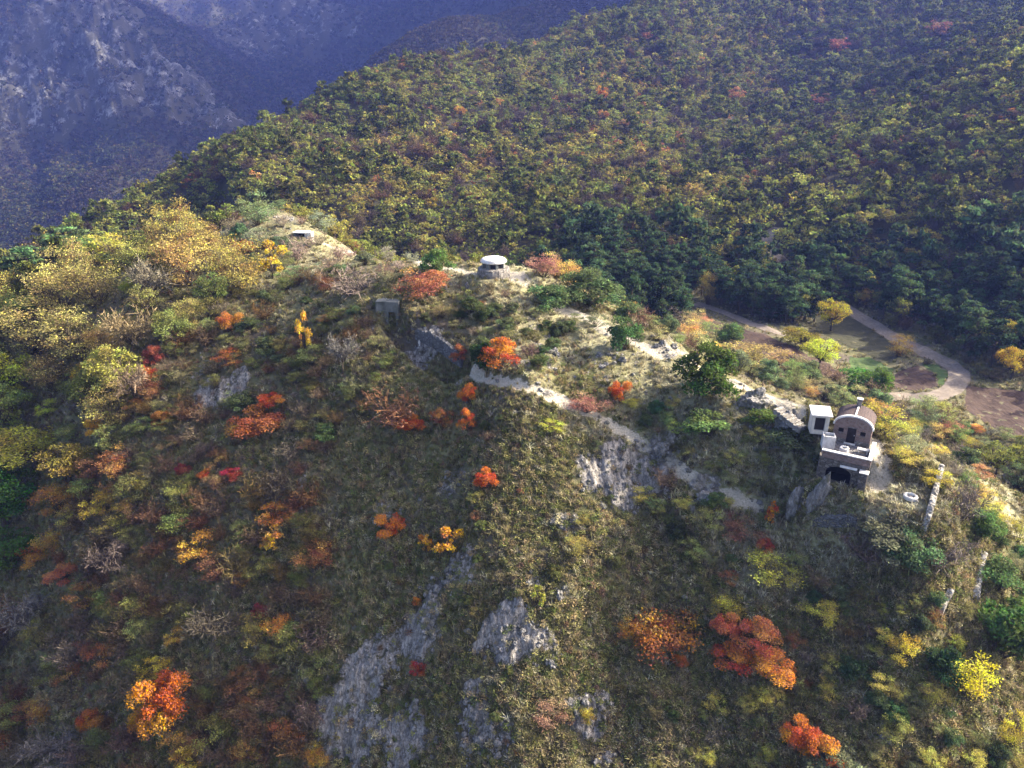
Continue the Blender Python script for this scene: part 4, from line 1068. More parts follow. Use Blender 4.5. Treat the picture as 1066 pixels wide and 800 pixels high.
# named plants: kind, (u, v) of the middle, width and height in photo pixels, colour, label, name, category
NAMED = [
 ('dome',521,371,40,38,ORANGE,'bright orange bush under the bunker mound, above the sunken path','autumn_bush','bush'),
 ('dome',646,409,22,26,FLAME,'flame orange bush on the sunny bank between crest path and lower path','autumn_bush','bush'),
 ('dome',507,500,22,24,FLAME,'lone round orange bush in the middle of the shaded bare slope','autumn_bush','bush'),
 ('dome',406,545,30,22,ORANGE,'orange bush above the two golden shrubs on the shaded slope','autumn_bush','bush'),
 ('slender',467,566,26,36,GOLD,'taller golden shrub of the pair in the middle of the slope','autumn_bush','shrub'),
 ('slender',444,570,14,24,GOLD,'shorter golden shrub of the pair in the middle of the slope','autumn_bush','shrub'),
 ('dome',488,411,17,22,ORANGE,'small orange bush just below the lower path','autumn_bush','bush'),
 ('dome',488,439,18,26,FLAME,'upright flame orange bush below the lower path','autumn_bush','bush'),
 ('loose',461,437,24,26,RUST,'rust brown bush beside the upright flame orange bush','autumn_bush','bush'),
 ('barely',415,425,60,46,(.26,.14,.08),'wide thinning orange brown bush below the sunken way','autumn_bush','bush'),
 ('dome',428,442,26,20,ORANGE,'orange foot of leaf at the base of the wide thinning brown bush','autumn_bush','bush'),
 ('dome',268,440,52,34,(.27,.115,.035),'spreading rust orange thicket on the left slope below the grey rock','autumn_bush','bush'),
 ('dome',285,416,26,16,FLAME,'small bright red orange bush above the spreading rust thicket','autumn_bush','bush'),
 ('dome',786,662,44,44,CORAL,'large coral red bush of many round lobes on the lower right slope','autumn_bush','bush'),
 ('dome',762,682,44,32,(.46,.15,.04),'lower orange red lobe in front of the large coral red bush','autumn_bush','bush'),
 ('dome',803,690,42,32,(.50,.17,.04),'right hand orange lobe beside the large coral red bush','autumn_bush','bush'),
 ('dome',755,652,28,28,CORAL,'smaller coral bush behind the large coral red bush','autumn_bush','bush'),
 ('dome',832,765,34,34,(.50,.17,.03),'clear orange round bush at the bottom edge','autumn_bush','bush'),
 ('dome',856,782,40,36,(.50,.20,.03),'yellow orange round bush beside the clear orange one at the bottom edge','autumn_bush','bush'),
 ('dense',868,796,60,26,GREYGR,'grey green cushion in front of the orange bushes at the bottom edge','evergreen_shrub','shrub'),
 ('dome',176,730,50,60,(.46,.17,.02),'large orange and yellow bush in the brown scrub at lower left','autumn_bush','bush'),
 ('dome',152,742,32,30,GOLD,'golden lobe beside the large orange and yellow bush','autumn_bush','bush'),
 ('loose',162,700,34,34,(.40,.30,.04),'yellow green bush just above the large orange and yellow bush','autumn_bush','bush'),
 ('dome',97,750,26,26,(.36,.14,.03),'compact dull orange bush in grey scrub near the lower left corner','autumn_bush','bush'),
 ('loose',42,740,30,28,(.36,.20,.05),'ochre bush left of the compact dull orange bush','autumn_bush','bush'),
 ('loose',690,655,70,38,(.26,.115,.03),'broad low rusty mound left of the coral red bush','autumn_bush','bush'),
 ('loose',660,657,30,30,(.32,.15,.03),'ochre orange bush at the left end of the rusty mound','autumn_bush','bush'),
 ('loose',441,298,52,40,(.30,.13,.06),'faded rust orange bush beside the grey concrete portal','autumn_bush','bush'),
 ('dome',452,290,28,20,(.40,.16,.07),'pale orange top of leaf behind the faded rust bush by the portal','autumn_bush','bush'),
 ('dome',160,372,18,24,RED,'crimson bush among tan trees on the left slope','autumn_bush','bush'),
 ('dome',154,390,18,18,FLAME,'orange red bush just below the crimson one on the left slope','autumn_bush','bush'),
 ('slender',318,354,13,46,(.55,.34,.04),'slender yellow orange sapling on the left slope','sapling','tree'),
 ('dome',100,446,17,20,(.55,.30,.03),'small round golden bush in the dark scrub at left','autumn_bush','bush'),
 ('dome',254,258,22,14,(.42,.13,.05),'orange bush in dark scrub just below the left knoll','autumn_bush','bush'),
 ('dome',187,279,22,16,FLAME,'bright orange bush in front of the big tan trees on the left shoulder','autumn_bush','bush'),
 ('dome',437,695,18,16,(.34,.07,.03),'small dark orange bush at the foot of the grey rock','autumn_bush','bush'),
 ('dome',434,626,10,11,ORANGE,'tiny orange bush between two rock patches','autumn_bush','bush'),
 ('slender',802,540,11,28,ORANGE,'slender orange sapling left of the rock slabs','sapling','tree'),
 ('dome',795,569,16,17,(.36,.12,.05),'dull orange bush below the slender orange sapling','autumn_bush','bush'),
 ('dome',272,635,17,16,RED,'dark red bush by the pale rocks on the lower left slope','autumn_bush','bush'),
 ('dome',192,490,14,16,RED,'dark red bush, first of the red row on the left slope','autumn_bush','bush'),
 ('dome',214,494,13,12,FLAME,'small orange red bush in the middle of the red row on the left slope','autumn_bush','bush'),
 ('dome',243,491,20,13,(.32,.05,.03),'red bush at the right end of the red row on the left slope','autumn_bush','bush'),
 ('dome',70,594,34,22,(.36,.12,.06),'salmon coloured bush near the dark green trees at the left edge','autumn_bush','bush'),
 ('dome',40,575,30,22,(.40,.20,.04),'amber bush just below the dark green trees at the left edge','autumn_bush','bush'),
 ('slender',285,566,20,30,(.42,.24,.04),'narrow golden orange shrub in the brown scrub','autumn_bush','shrub'),
 ('slender',285,275,26,42,(.42,.30,.04),'pointed yellow sapling in front of the left knoll','sapling','tree'),
 ('loose',566,279,32,30,PINK,'pinkish red thinning bush right of the bunker','autumn_bush','bush'),
 ('loose',610,420,40,24,(.30,.15,.10),'pale pink brown bush on the end of the lower path','autumn_bush','bush'),
 ('dome',1012,445,18,11,(.45,.20,.06),'pale orange bush at the edge of the wide ploughed field','autumn_bush','bush'),
 ('loose',240,375,24,22,(.30,.12,.03),'rust orange bush above the grey rock on the left slope','autumn_bush','bush'),
 ('loose',90,395,24,34,(.40,.25,.03),'golden bush in front of the tan trees on the left slope','autumn_bush','bush'),
 ('dome',708,687,14,14,(.36,.10,.03),'small orange bush right of the broad rusty mound','autumn_bush','bush'),
 ('loose',770,550,40,30,(.22,.12,.07),'red brown thin bush left of the dull orange bush','autumn_bush','bush'),
 ('dome',480,370,18,22,(.30,.11,.05),'faded orange bush left of the bright orange bush by the sunken path','autumn_bush','bush'),
 ('dense',500,372,26,30,DKGREEN,'dark green shrub between two orange bushes by the sunken path','evergreen_shrub','shrub'),
 ('tree:round',14,398,46,56,LIME,'lime yellow tree at the left edge under the tan trees','yellow_tree','tree'),
 ('loose',50,426,22,20,LIME,'small lime green bush below the lime yellow tree at left','yellow_shrub','shrub'),
 ('dome',136,300,15,20,LIME,'small vivid lime bush among the tan trees of the left shoulder','yellow_shrub','shrub'),
 ('loose',1004,703,54,58,(.52,.46,.04),'large bright yellow shrub at lower right','yellow_shrub','shrub'),
 ('loose',1050,762,26,46,(.48,.42,.05),'tall bright yellow shrub near the lower right corner','yellow_shrub','shrub'),
 ('loose',937,680,26,36,(.48,.38,.05),'yellow shrub between the coral bush and the large bright yellow shrub','yellow_shrub','shrub'),
 ('loose',797,595,54,22,(.36,.34,.06),'low yellow green shrub above the coral red bush','yellow_shrub','shrub'),
 ('loose',852,640,34,36,(.40,.36,.06),'yellow green shrub right above the coral red bush','yellow_shrub','shrub'),
 ('loose',755,626,38,28,(.36,.32,.05),'yellow olive shrub left above the coral red bush','yellow_shrub','shrub'),
 ('slender',561,623,13,27,(.30,.30,.05),'thin yellow green shrub on the bare slope beside grey rock','yellow_shrub','shrub'),
 ('loose',600,570,24,30,(.30,.26,.07),'thin yellow shrub on the shaded slope above the rock band','yellow_shrub','shrub'),
 ('loose',610,746,16,20,(.40,.32,.05),'small yellow shrub beside the lowest rocks','yellow_shrub','shrub'),
 ('tree:round',852,371,34,36,(.42,.44,.05),'sunlit lime yellow tree on the crest against the dark valley','yellow_tree','tree'),
 ('tree:round',865,332,28,36,(.34,.275,.03),'golden tree standing alone in the valley meadow','yellow_tree','tree'),
 ('tree:round',1052,381,30,36,(.40,.25,.03),'golden tree at the edge of the field on the right','yellow_tree','tree'),
 ('tree:round',1040,352,40,36,(.26,.20,.03),'dull yellow tree behind the golden tree on the right','yellow_tree','tree'),
 ('tree:round',832,354,36,26,(.20,.17,.03),'olive yellow round tree beside the farm track','yellow_tree','tree'),
 ('tree:wispy',935,362,22,26,(.22,.14,.04),'ochre tree beside the bend of the dirt road','yellow_tree','tree'),
 ('tree:wispy',737,305,16,34,(.26,.20,.04),'pale yellow tree at the start of the farm track','yellow_tree','tree'),
 ('loose',780,375,60,20,(.30,.24,.08),'yellow tan scrub on the crest edge above the brown field','yellow_shrub','shrub'),
 ('loose',920,440,44,36,(.36,.33,.06),'bright yellow shrub behind the vaulted hut','yellow_shrub','shrub'),
 ('loose',975,500,30,24,(.42,.36,.05),'yellow shrub beyond the pale terrace wall','yellow_shrub','shrub'),
 ('loose',655,420,20,10,(.40,.40,.06),'low lime shrub beside the lower path','yellow_shrub','shrub'),
 ('loose',575,445,22,18,(.40,.42,.06),'small lime shrub in the shade below the lower path','yellow_shrub','shrub'),
 ('loose',620,335,26,14,GREYGR,'grey green shrub at the top of the crest path','evergreen_shrub','shrub'),
 ('dense',732,388,60,62,(.06,.10,.022),'big dark green round evergreen on the crest beside the path','evergreen_tree','tree'),
 ('dense',652,350,34,38,(.075,.13,.04),'bright green young evergreen beside the crest path','evergreen_shrub','shrub'),
 ('dense',740,441,50,32,(.12,.17,.05),'pale green spreading shrub on the sunny slope below the crest path','evergreen_shrub','shrub'),
 ('dense',787,434,32,20,(.09,.13,.03),'low dark green cushion between the two crest boulders','evergreen_shrub','shrub'),
 ('dense',456,275,30,30,(.10,.17,.045),'rounded green shrub left of the bunker','evergreen_shrub','shrub'),
 ('dense',612,302,54,44,(.10,.145,.055),'broad green shrub clump on the crest right of the bunker','evergreen_shrub','shrub'),
 ('dense',570,312,40,30,(.09,.14,.05),'green shrub in front of the pinkish bush on the bunker mound','evergreen_shrub','shrub'),
 ('dense',658,318,26,16,(.10,.13,.06),'low green shrub behind the crest path','evergreen_shrub','shrub'),
 ('dense',896,399,48,26,(.075,.15,.025),'bright green hedge like shrub behind the hut','evergreen_shrub','shrub'),
 ('dense',912,402,22,36,(.09,.17,.03),'vivid green shrub hanging over the valley behind the hut','evergreen_shrub','shrub'),
 ('tree:round',8,520,70,80,(.055,.12,.02),'dark green leafy tree at the left edge','green_tree','tree'),
 ('tree:round',12,580,60,60,(.05,.10,.02),'lower dark green leafy tree at the left edge','green_tree','tree'),
 ('pine:near',36,286,50,52,(.075,.125,.05),'blue green pine on the left shoulder of the hill','pine_tree','tree'),
 ('pine:near',76,262,46,44,(.10,.16,.05),'fresh green tree on the left shoulder beside the tan trees','pine_tree','tree'),
 ('dense',830,460,50,34,(.085,.10,.045),'grey green shrub in front of the steps','evergreen_shrub','shrub'),
 ('dense',922,556,60,44,(.12,.13,.075),'grey green rounded shrub under the terrace','evergreen_shrub','shrub'),
 ('dense',945,570,50,44,(.10,.15,.06),'greener rounded shrub under the pale terrace wall','evergreen_shrub','shrub'),
 ('bare',900,568,50,40,(.20,.15,.125),'brown leafless round bush beside the grey green shrub under the terrace','bare_bush','bush'),
 ('dense',1042,655,66,70,(.085,.14,.035),'large green bush at the right edge','evergreen_shrub','shrub'),
 ('dense',1040,600,46,40,(.09,.14,.045),'green bush right of the ruined wall','evergreen_shrub','shrub'),
 ('dense',1020,545,34,34,(.12,.18,.05),'light green bush beside the grassy track on the right','evergreen_shrub','shrub'),
 ('dense',978,690,40,40,(.045,.08,.03),'dark green bush in front of the large yellow shrub','evergreen_shrub','shrub'),
 ('bare',1000,525,40,50,(.22,.19,.16),'grey leafless thicket beyond the terrace wall','bare_bush','bush'),
 ('bare',985,570,50,40,(.21,.175,.145),'grey brown leafless thicket between the two ruined walls','bare_bush','bush'),
 ('tree:bare',357,372,30,46,(.20,.19,.165),'pale grey leafless tree on the slope below the knoll','bare_tree','tree'),
 ('bare',365,295,60,34,(.26,.21,.17),'wide pale brown leafless thicket left of the portal','bare_bush','bush'),
 ('bare',308,262,30,26,(.33,.25,.21),'pinkish tan leafless bush below the white shelter','bare_bush','bush'),
 ('loose',268,222,44,34,(.16,.21,.09),'pale green bush on top of the left knoll','evergreen_shrub','shrub'),
 ('loose',335,234,26,24,(.20,.23,.14),'silvery green bush right of the white shelter','evergreen_shrub','shrub'),
 ('loose',275,250,36,26,(.16,.18,.10),'sage green bush left of the white shelter','evergreen_shrub','shrub'),
 ('loose',310,285,22,18,(.13,.19,.08),'mint green bush below the knoll','evergreen_shrub','shrub'),
 ('loose',218,300,18,26,(.17,.22,.12),'silvery green sapling beside a red bush on the left shoulder','evergreen_shrub','shrub'),
 ('dome',222,300,12,20,(.42,.09,.04),'narrow red orange bush against the silvery green sapling','autumn_bush','bush'),
 ('bare',700,330,40,28,(.30,.25,.19),'pale leafless brush on the crest edge','bare_bush','bush'),
 ('tree:bare',32,640,50,56,(.19,.18,.16),'leafless tree with pale grey limbs near the left edge','bare_tree','tree'),
 ('tree:bare',225,650,56,48,(.11,.095,.07),'leafless tree with pale limbs in the brown scrub at lower left','bare_tree','tree'),
 ('tree:bare',60,775,60,46,(.18,.165,.145),'grey leafless tree in the lower left corner','bare_tree','tree'),
 ('loose',575,745,36,34,(.28,.17,.10),'pinkish tan thin bush between the lowest rocks','autumn_bush','bush'),
]
# big tan and olive trees of the left shoulder
TANT = [('tree:wispy',40,345,70,66,TAN,'broad tan leaved tree, largest of the left slope'),('tree:wispy',88,350,54,60,(.28,.23,.08),'tan tree right of the largest tan tree on the left slope'),
 ('tree:bare',140,352,52,60,(.30,.24,.14),'pale straw coloured half bare tree on the left slope'),('tree:round',185,250,56,52,(.27,.24,.065),'rounded yellow tan tree below the left knoll'),
 ('tree:round',215,262,34,44,(.26,.20,.065),'ochre tan tree beside the rounded yellow tan tree'),('tree:round',115,268,48,44,(.36,.34,.05),'yellow leaved tree on the skyline of the left shoulder'),
 ('tree:wispy',100,300,56,50,(.20,.165,.055),'brownish olive tree under the yellow skyline tree'),('tree:round',160,290,40,44,(.10,.10,.03),'dark olive tree behind the lime bush'),
 ('tree:wispy',10,325,50,50,(.26,.245,.06),'yellow olive tree at the left edge'),('tree:round',35,470,60,56,(.30,.27,.045),'yellow olive tree below the lime tree at the left edge'),
 ('tree:round',75,485,50,50,(.20,.15,.035),'ochre olive tree right of the dark green trees'),('tree:wispy',62,520,40,40,(.32,.17,.04),'amber tree beside the dark green trees'),
 ('tree:round',85,270,34,40,(.14,.20,.05),'fresh green tree left of the yellow skyline tree'),('tree:round',205,235,30,30,(.20,.19,.06),'pale olive tree against the forest behind the knoll'),
 ('tree:wispy',60,390,50,44,(.19,.15,.055),'brown olive tree between the tan trees and the golden bush')]
for (kd, u, v, w, h, c, lb) in TANT: NAMED.append((kd, u, v, w, h, c, lb, 'broadleaf_tree', 'tree'))
BLOCK = []                                               # (x, y, radius) already taken by a named plant
def put(kd, u, v, w, h, c, lb, nm, cat, group=None, parts=True, p=None, rg=rng):
    """a plant whose silhouette is centred on (u, v): its foot stands lower on the slope"""
    if p is None:
        p = at1(u, min(v + h * .36, 830))
        if np.isnan(p[0]): p = at1(u, v + h * .5)
        if np.isnan(p[0]): return None
    s = px_to_m(p); W = w * s; el = math.atan2(-p[2], math.hypot(p[0], p[1]))
    H = max(W * .45, (h * s - W * .55 * math.sin(el)) / max(.35, math.cos(el)))
    BLOCK.append((p[0], p[1], W * .5))
    lc = None
    return plant(kd, p[0], p[1], W * 1.04, H * 1.04, c, lb, nm, cat, group, parts, lc, rg=rg)
rg_named = np.random.default_rng(3)
for row in NAMED: put(*row, rg=rg_named)

# filling shrubs: outline on the hill, count, [(weight, kind, colours, name, category, label, size range in photo pixels)]
def pts_in(poly_, n, sep, rg, tries=30):
    ring = np.array(poly_, float); lo, hi = ring.min(0), ring.max(0); got = []
    for _ in range(n * tries):
        if len(got) >= n: break
        q = rg.uniform(lo, hi)
        if not in_ring(q[0], q[1], ring): continue
        if got and np.min(np.hypot(*(np.array(got) - q).T)) < sep: continue
        got.append(q)
    return got
S_BARE = lambda lb: ('bare', [BROWN, PURPLE, GREYBR, (.15,.11,.075)], 'bare_bush', 'bush', lb)
FILL = [
 ([(838,322),(880,338),(930,362),(985,392),(1000,415),(1040,404),(1020,380),(960,350),(900,318),(860,300)], 34, 9, (12,24), 'beside the dirt road',
  [(2,'loose',[(.08,.09,.03),(.11,.10,.035)],'shrub','shrub','dark olive shrub'),(1.5,'bare',[(.12,.09,.055)],'bare_bush','bush','brown leafless bush'),(.6,'loose',[(.24,.17,.04)],'yellow_shrub','shrub','ochre yellow shrub')]),
 ([(-60,330),(40,330),(150,340),(170,400),(120,470),(80,570),(-60,660)], 80, 15, (16,32), 'between the trees of the left shoulder',
  [(3,'loose',[(.20,.21,.05),(.27,.26,.055),(.16,.18,.045)],'yellow_shrub','shrub','yellow green leafy shrub'),(2,'loose',[(.13,.15,.04),(.10,.13,.035)],'shrub','shrub','olive green leafy shrub'),(.7,'loose',[(.32,.18,.04)],'autumn_bush','bush','amber leafy bush')]),
 ([(-60,262),(60,250),(130,240),(215,232),(250,250),(255,320),(180,385),(115,450),(70,560),(-60,640)], 85, 19, (34,58), 'on the left shoulder of the hill',
  [(4,'tree:wispy',[TAN,(.23,.195,.055),(.20,.155,.05)],'broadleaf_tree','tree','tan leaved broadleaf tree, one of many'),(3,'tree:round',[(.15,.165,.04),(.21,.21,.045),(.12,.14,.035)],'broadleaf_tree','tree','olive green broadleaf tree, one of many'),
   (1.2,'tree:bare',[(.24,.20,.16),(.2,.16,.12)],'bare_tree','tree','half bare brown tree, one of several'),(1.4,'tree:round',[(.12,.14,.04)],'broadleaf_tree','tree','green broadleaf tree, one of several')]),
 ([(-60,600),(40,560),(100,470),(200,430),(330,480),(345,640),(330,850),(-60,850)], 300, 14, (22,42), 'in the dark scrub of the lower left slope',
  [(5,'bare',[BROWN,(.15,.085,.05),(.15,.10,.06),(.14,.115,.08)],'bare_bush','bush','purple brown leafless bush'),(2.2,'barely',[(.14,.10,.06),(.15,.12,.08)],'bare_bush','bush','grey brown bush with withered leaves'),
   (1.5,'loose',[(.20,.11,.04),(.25,.13,.04),(.17,.095,.045)],'autumn_bush','bush','dull rust brown bush'),(3,'loose',[(.14,.135,.04),(.17,.16,.045),(.11,.115,.035)],'shrub','shrub','dull olive shrub'),
   (.6,'loose',[(.34,.22,.04),(.36,.17,.03)],'autumn_bush','bush','ochre yellow thin bush'),(.7,'tree:bare',[(.12,.098,.068)],'bare_tree','tree','grey limbed leafless tree')]),
 ([(150,290),(250,270),(400,300),(405,400),(345,480),(200,430),(110,470),(160,395)], 150, 12, (13,28), 'on the shaded slope below the left knoll',
  [(3,'bare',[GREYBR,BROWN,PURPLE],'bare_bush','bush','grey brown leafless bush'),(3.2,'loose',[(.10,.11,.035),OLIVE,(.14,.135,.05)],'shrub','shrub','dark olive shrub'),
   (.7,'loose',[(.20,.10,.04),(.24,.12,.045),(.17,.075,.035)],'autumn_bush','bush','dull rust bush'),(.15,'dome',[(.34,.13,.03),RUST],'autumn_bush','bush','small orange bush'),(1,'dense',[(.07,.09,.035)],'evergreen_shrub','shrub','dark green low shrub')]),
 ([(330,470),(400,400),(640,440),(770,545),(760,850),(330,850)], 125, 12, (8,18), 'on the steep shaded face between the rocks',
  [(4,'dense',[(.09,.10,.032),(.115,.115,.04),(.075,.085,.03)],'shrub','shrub','low dark olive shrub'),(2.5,'bare',[BROWN,GREYBR,PURPLE],'bare_bush','bush','small brown leafless bush'),
   (2,'loose',[OLIVE,(.13,.13,.055)],'shrub','shrub','small olive shrub'),(.6,'loose',[(.22,.21,.055)],'yellow_shrub','shrub','small dull yellow shrub'),(.35,'loose',[(.22,.10,.04)],'autumn_bush','bush','small rust brown bush')]),
 ([(640,520),(700,500),(830,560),(960,560),(1120,620),(1130,850),(700,850),(760,640)], 195, 13, (13,30), 'on the lower right slope',
  [(3,'loose',[(.20,.195,.06),(.26,.25,.06),(.30,.28,.055)],'yellow_shrub','shrub','yellow green thin shrub'),(3.4,'loose',[(.11,.12,.04),(.14,.145,.06),(.09,.10,.04)],'shrub','shrub','olive green shrub'),
   (2,'bare',[GREYBR,BROWN,(.17,.13,.10)],'bare_bush','bush','brown leafless bush'),(1.4,'dense',[(.055,.08,.03),(.075,.105,.04)],'evergreen_shrub','shrub','dark green shrub'),(.6,'loose',[(.24,.12,.05),(.30,.13,.05)],'autumn_bush','bush','rusty bush')]),
 ([(545,265),(640,300),(720,330),(830,376),(880,400),(930,424),(1000,450),(960,462),(900,436),(835,412),(770,390),(700,365),(620,320),(560,300)], 175, 9, (17,34), 'along the back edge of the crest',
  [(3,'loose',[(.17,.20,.07),(.22,.21,.09),(.27,.23,.10)],'shrub','shrub','sunlit olive shrub'),(2,'bare',[(.27,.21,.13),(.25,.17,.11)],'bare_bush','bush','pinkish tan leafless bush'),
   (1.6,'dense',[(.10,.15,.05),(.12,.16,.07)],'evergreen_shrub','shrub','fresh green shrub'),(1.2,'loose',[(.36,.20,.10),(.38,.28,.08)],'autumn_bush','bush','pale orange tan bush')]),
 ([(205,210),(290,208),(340,225),(480,262),(480,284),(400,300),(300,300),(230,280)], 80, 10, (13,26), 'on the sunny left knoll',
  [(3,'loose',[SAGE,(.22,.22,.14),(.17,.19,.09)],'shrub','shrub','sage green shrub'),(3,'bare',[(.34,.28,.22),(.30,.23,.18)],'bare_bush','bush','pale tan leafless bush'),(1,'dense',[(.09,.13,.06)],'evergreen_shrub','shrub','green low shrub')]),
 ([(400,288),(500,304),(570,306),(620,330),(560,395),(500,380),(415,330)], 50, 10, (11,24), 'on the mound under the bunker',
  [(2,'loose',[(.14,.14,.05),(.18,.18,.07)],'shrub','shrub','yellowish olive shrub'),(1.5,'bare',[GREYBR,(.24,.19,.14)],'bare_bush','bush','tan leafless bush'),(1.5,'dense',[(.07,.09,.035)],'evergreen_shrub','shrub','dark green shrub'),(.4,'loose',[(.26,.12,.05)],'autumn_bush','bush','faded rust bush')]),
 ([(640,430),(760,400),(800,470),(850,500),(800,560),(720,500)], 60, 11, (10,24), 'on the sunlit slope left of the hut',
  [(3,'loose',[(.17,.18,.07),(.13,.15,.05)],'shrub','shrub','olive green shrub'),(1.5,'loose',[(.28,.27,.07)],'yellow_shrub','shrub','small yellow green shrub'),(1.5,'bare',[GREYBR],'bare_bush','bush','grey leafless bush'),(1,'dense',[(.07,.10,.04)],'evergreen_shrub','shrub','dark green cushion shrub')]),
 ([(915,430),(1000,435),(1080,470),(1130,560),(1120,650),(1040,600),(980,560),(975,500),(925,480)], 110, 13, (18,34), 'on the slope beyond the terrace wall',
  [(2.4,'loose',[(.30,.28,.06),(.26,.27,.07),(.36,.30,.06)],'yellow_shrub','shrub','yellow shrub'),(3,'loose',[(.14,.17,.06),(.17,.19,.09)],'shrub','shrub','light green shrub'),(1.6,'bare',[(.26,.21,.16),(.24,.20,.17)],'bare_bush','bush','tan leafless bush'),
   (1,'loose',[(.34,.18,.09)],'autumn_bush','bush','pale orange tan bush'),(1.2,'dense',[(.075,.115,.04)],'evergreen_shrub','shrub','dark green shrub')]),
]
_bl = np.array(BLOCK)
def keep_clear(x, y, z):
    """no shrub on paths, terraces, walls, roads"""
    r_, pa, d_, _ = masks(np.array([x]), np.array([y]), np.array([z]))
    if pa[0] > .45: return True
    if r_[0] > .75 and rf.random() < .75: return True
    lx, ly = hut_local(x, y)
    if -4.2 < lx < 3.6 and -6.6 < ly < 4.4: return True
    if math.hypot(x - BUNKER[0], y - BUNKER[1]) < 4.0 or math.hypot((x - GARDEN[0]) / 3.6, (y - GARDEN[1]) / 2.8) < 1: return True
    for cx, cy, cr in CLEAR:
        if math.hypot(x - cx, y - cy) < cr: return True
    return bool(open_ground(np.array([x]), np.array([y]), .8)[0])
CLEAR = [(*at1(u, v)[:2], r) for u, v, r in ((405, 328, 2.6), (316, 247, 3.4), (851, 447, 2.3), (836, 446, 3.0), (861, 462, 1.6), (437, 366, 1.2), (452, 368, 2.2), (470, 376, 2.0),(786,424,2.5),(817,450,2.0),(850,535,1.8),(828,540,1.8),
  (975,503,1.6),(971,520,1.8),(966,538,1.8),(1040,495,4.2),(1046,515,4.2),(1052,540,3.8),(1034,480,3.4),(935,528,2.0),(920,515,1.8),(1019,600,1.3),(984,628,1.2),(868,546,1.5),(885,546,1.5))]
rf = np.random.default_rng(77)
for poly_, n, sep, (s0, s1), place, kinds in FILL:
    q = pts_in(poly_, n, sep, rf); wt = np.array([k[0] for k in kinds]); wt = wt / wt.sum()
    g = at([a[0] for a in q], [a[1] for a in q])
    for p in g:
        if np.isnan(p[0]) or math.hypot(p[0], p[1]) > 215: continue
        kd = kinds[rf.choice(len(kinds), p=wt)]
        w = rf.uniform(s0, s1) * rf.uniform(.8, 1.05); s = px_to_m(p); W = w * s
        if np.any(np.hypot(_bl[:, 0] - p[0], _bl[:, 1] - p[1]) < _bl[:, 2] + W * .18): continue
        if keep_clear(p[0], p[1], p[2]): continue
        c = 1.25 * jit(kd[2][rf.integers(len(kd[2]))], .13, rf)
        tree_ = kd[1].startswith('tree')
        H = W * (rf.uniform(.95, 1.3) if tree_ else rf.uniform(.6, 1.0))
        lb = kd[5] + ' ' + place
        plant(kd[1], p[0], p[1], W, H, c, lb, kd[3], kd[4], kd[5].split(',')[0] + 's ' + place, parts=w > 17, rg=rf)

# ------------------------------------------------------------------ the woods of the valley and the hillside behind
_ub = [-300, 0, 120, 200, 285, 400, 500, 620, 740, 860, 960, 1066, 1250]
_rb = [160, 168, 172, 180, 205, 168, 142, 150, 178, 165, 128, 112, 110]
_bear = np.arctan(ray(np.array(_ub), 300)[0])
def los_clear(x, y, z, extra):
    """does the line from the camera to a point pass over the ground (by a margin)?"""
    n = 60; f = np.linspace(.12, .985, n); r = np.hypot(x, y)
    ok = np.ones(len(x), bool)
    for t in f: ok &= ground(x * t, y * t) < z * t + extra
    return ok
rw = np.random.default_rng(41)
OPEN_VALE = poly([(712,318),(800,338),(845,336),(880,326),(905,326),(1000,362),(1012,384),(1110,400),(1130,490),(1040,478),(1000,486),(900,458),(840,412),(740,362)])
def wood_points(r0, r1, per, extra):
    a0, a1 = R(-44), R(44); area = .5 * (a1 - a0) * (r1 ** 2 - r0 ** 2); n = int(area / per)
    a = rw.uniform(a0, a1, n); r = np.sqrt(rw.uniform(r0 ** 2, r1 ** 2, n)); x, y = r * np.sin(a), r * np.cos(a)
    z = ground(x, y); u, v, ax = project(x, y, z)
    k = (r > np.interp(a, _bear, _rb)) & (u > -90) & (u < 1156) & (v > -70); x, y, z = x[k], y[k], z[k]
    k = los_clear(x, y, z + 7, extra) & ~open_ground(x, y, .7); x, y, z = x[k], y[k], z[k]
    k = ~in_ring(x, y, OPEN_VALE); return x[k], y[k], z[k]
def dart(x, y, d):
    """thin to a least distance with a hash grid"""
    cell = {}; keep = []
    for i in range(len(x)):
        c = (int(x[i] // d), int(y[i] // d)); ok = True
        for a in (-1, 0, 1):
            for b in (-1, 0, 1):
                for j in cell.get((c[0] + a, c[1] + b), ()):
                    if (x[i] - x[j]) ** 2 + (y[i] - y[j]) ** 2 < d * d: ok = False; break
        if ok: cell.setdefault(c, []).append(i); keep.append(i)
    return np.array(keep, int)
wx, wy, wz = wood_points(105, 760, 5.0, 2.0)
_k = dart(wx, wy, 2.15); wx, wy, wz = wx[_k], wy[_k], wz[_k]
wr = np.hypot(wx, wy); wu, wv, _ = project(wx, wy, wz + 3)
nz = fbm(wx, wy, 60, 3); nz2 = fbm(wx + 500, wy, 35, 3); nz3 = fbm(wx, wy + 900, 22, 2)
_belt = np.clip(1 - np.abs(wr - 185) / 75, 0, 1) * sstep(520, 620, wu)               # pines of the valley floor
_high = sstep(330, 560, wr) * sstep(520, 900, wu)                                    # thinner, browner wood on the upper right
p_pine = np.clip(.07 + .8 * _belt + .22 * (nz2 > .4) + .14 * _high, 0, .92)
p_bare = np.clip(.12 + .22 * _high + .25 * (nz > .3) - .1 * _belt, 0, .6)
_r = rw.random(len(wx))
wkind = np.where(_r < p_pine, 0, np.where(_r < p_pine + p_bare * (1 - p_pine), 2, 1))    # 0 pine, 1 broadleaf, 2 bare
PAL1 = np.array([(.115,.145,.034),(.15,.17,.038),(.185,.19,.042),(.22,.20,.044),(.23,.175,.045),(.19,.125,.05)])
PAL0 = np.array([(.045,.075,.03),(.055,.088,.035),(.038,.062,.028),(.065,.098,.035)])
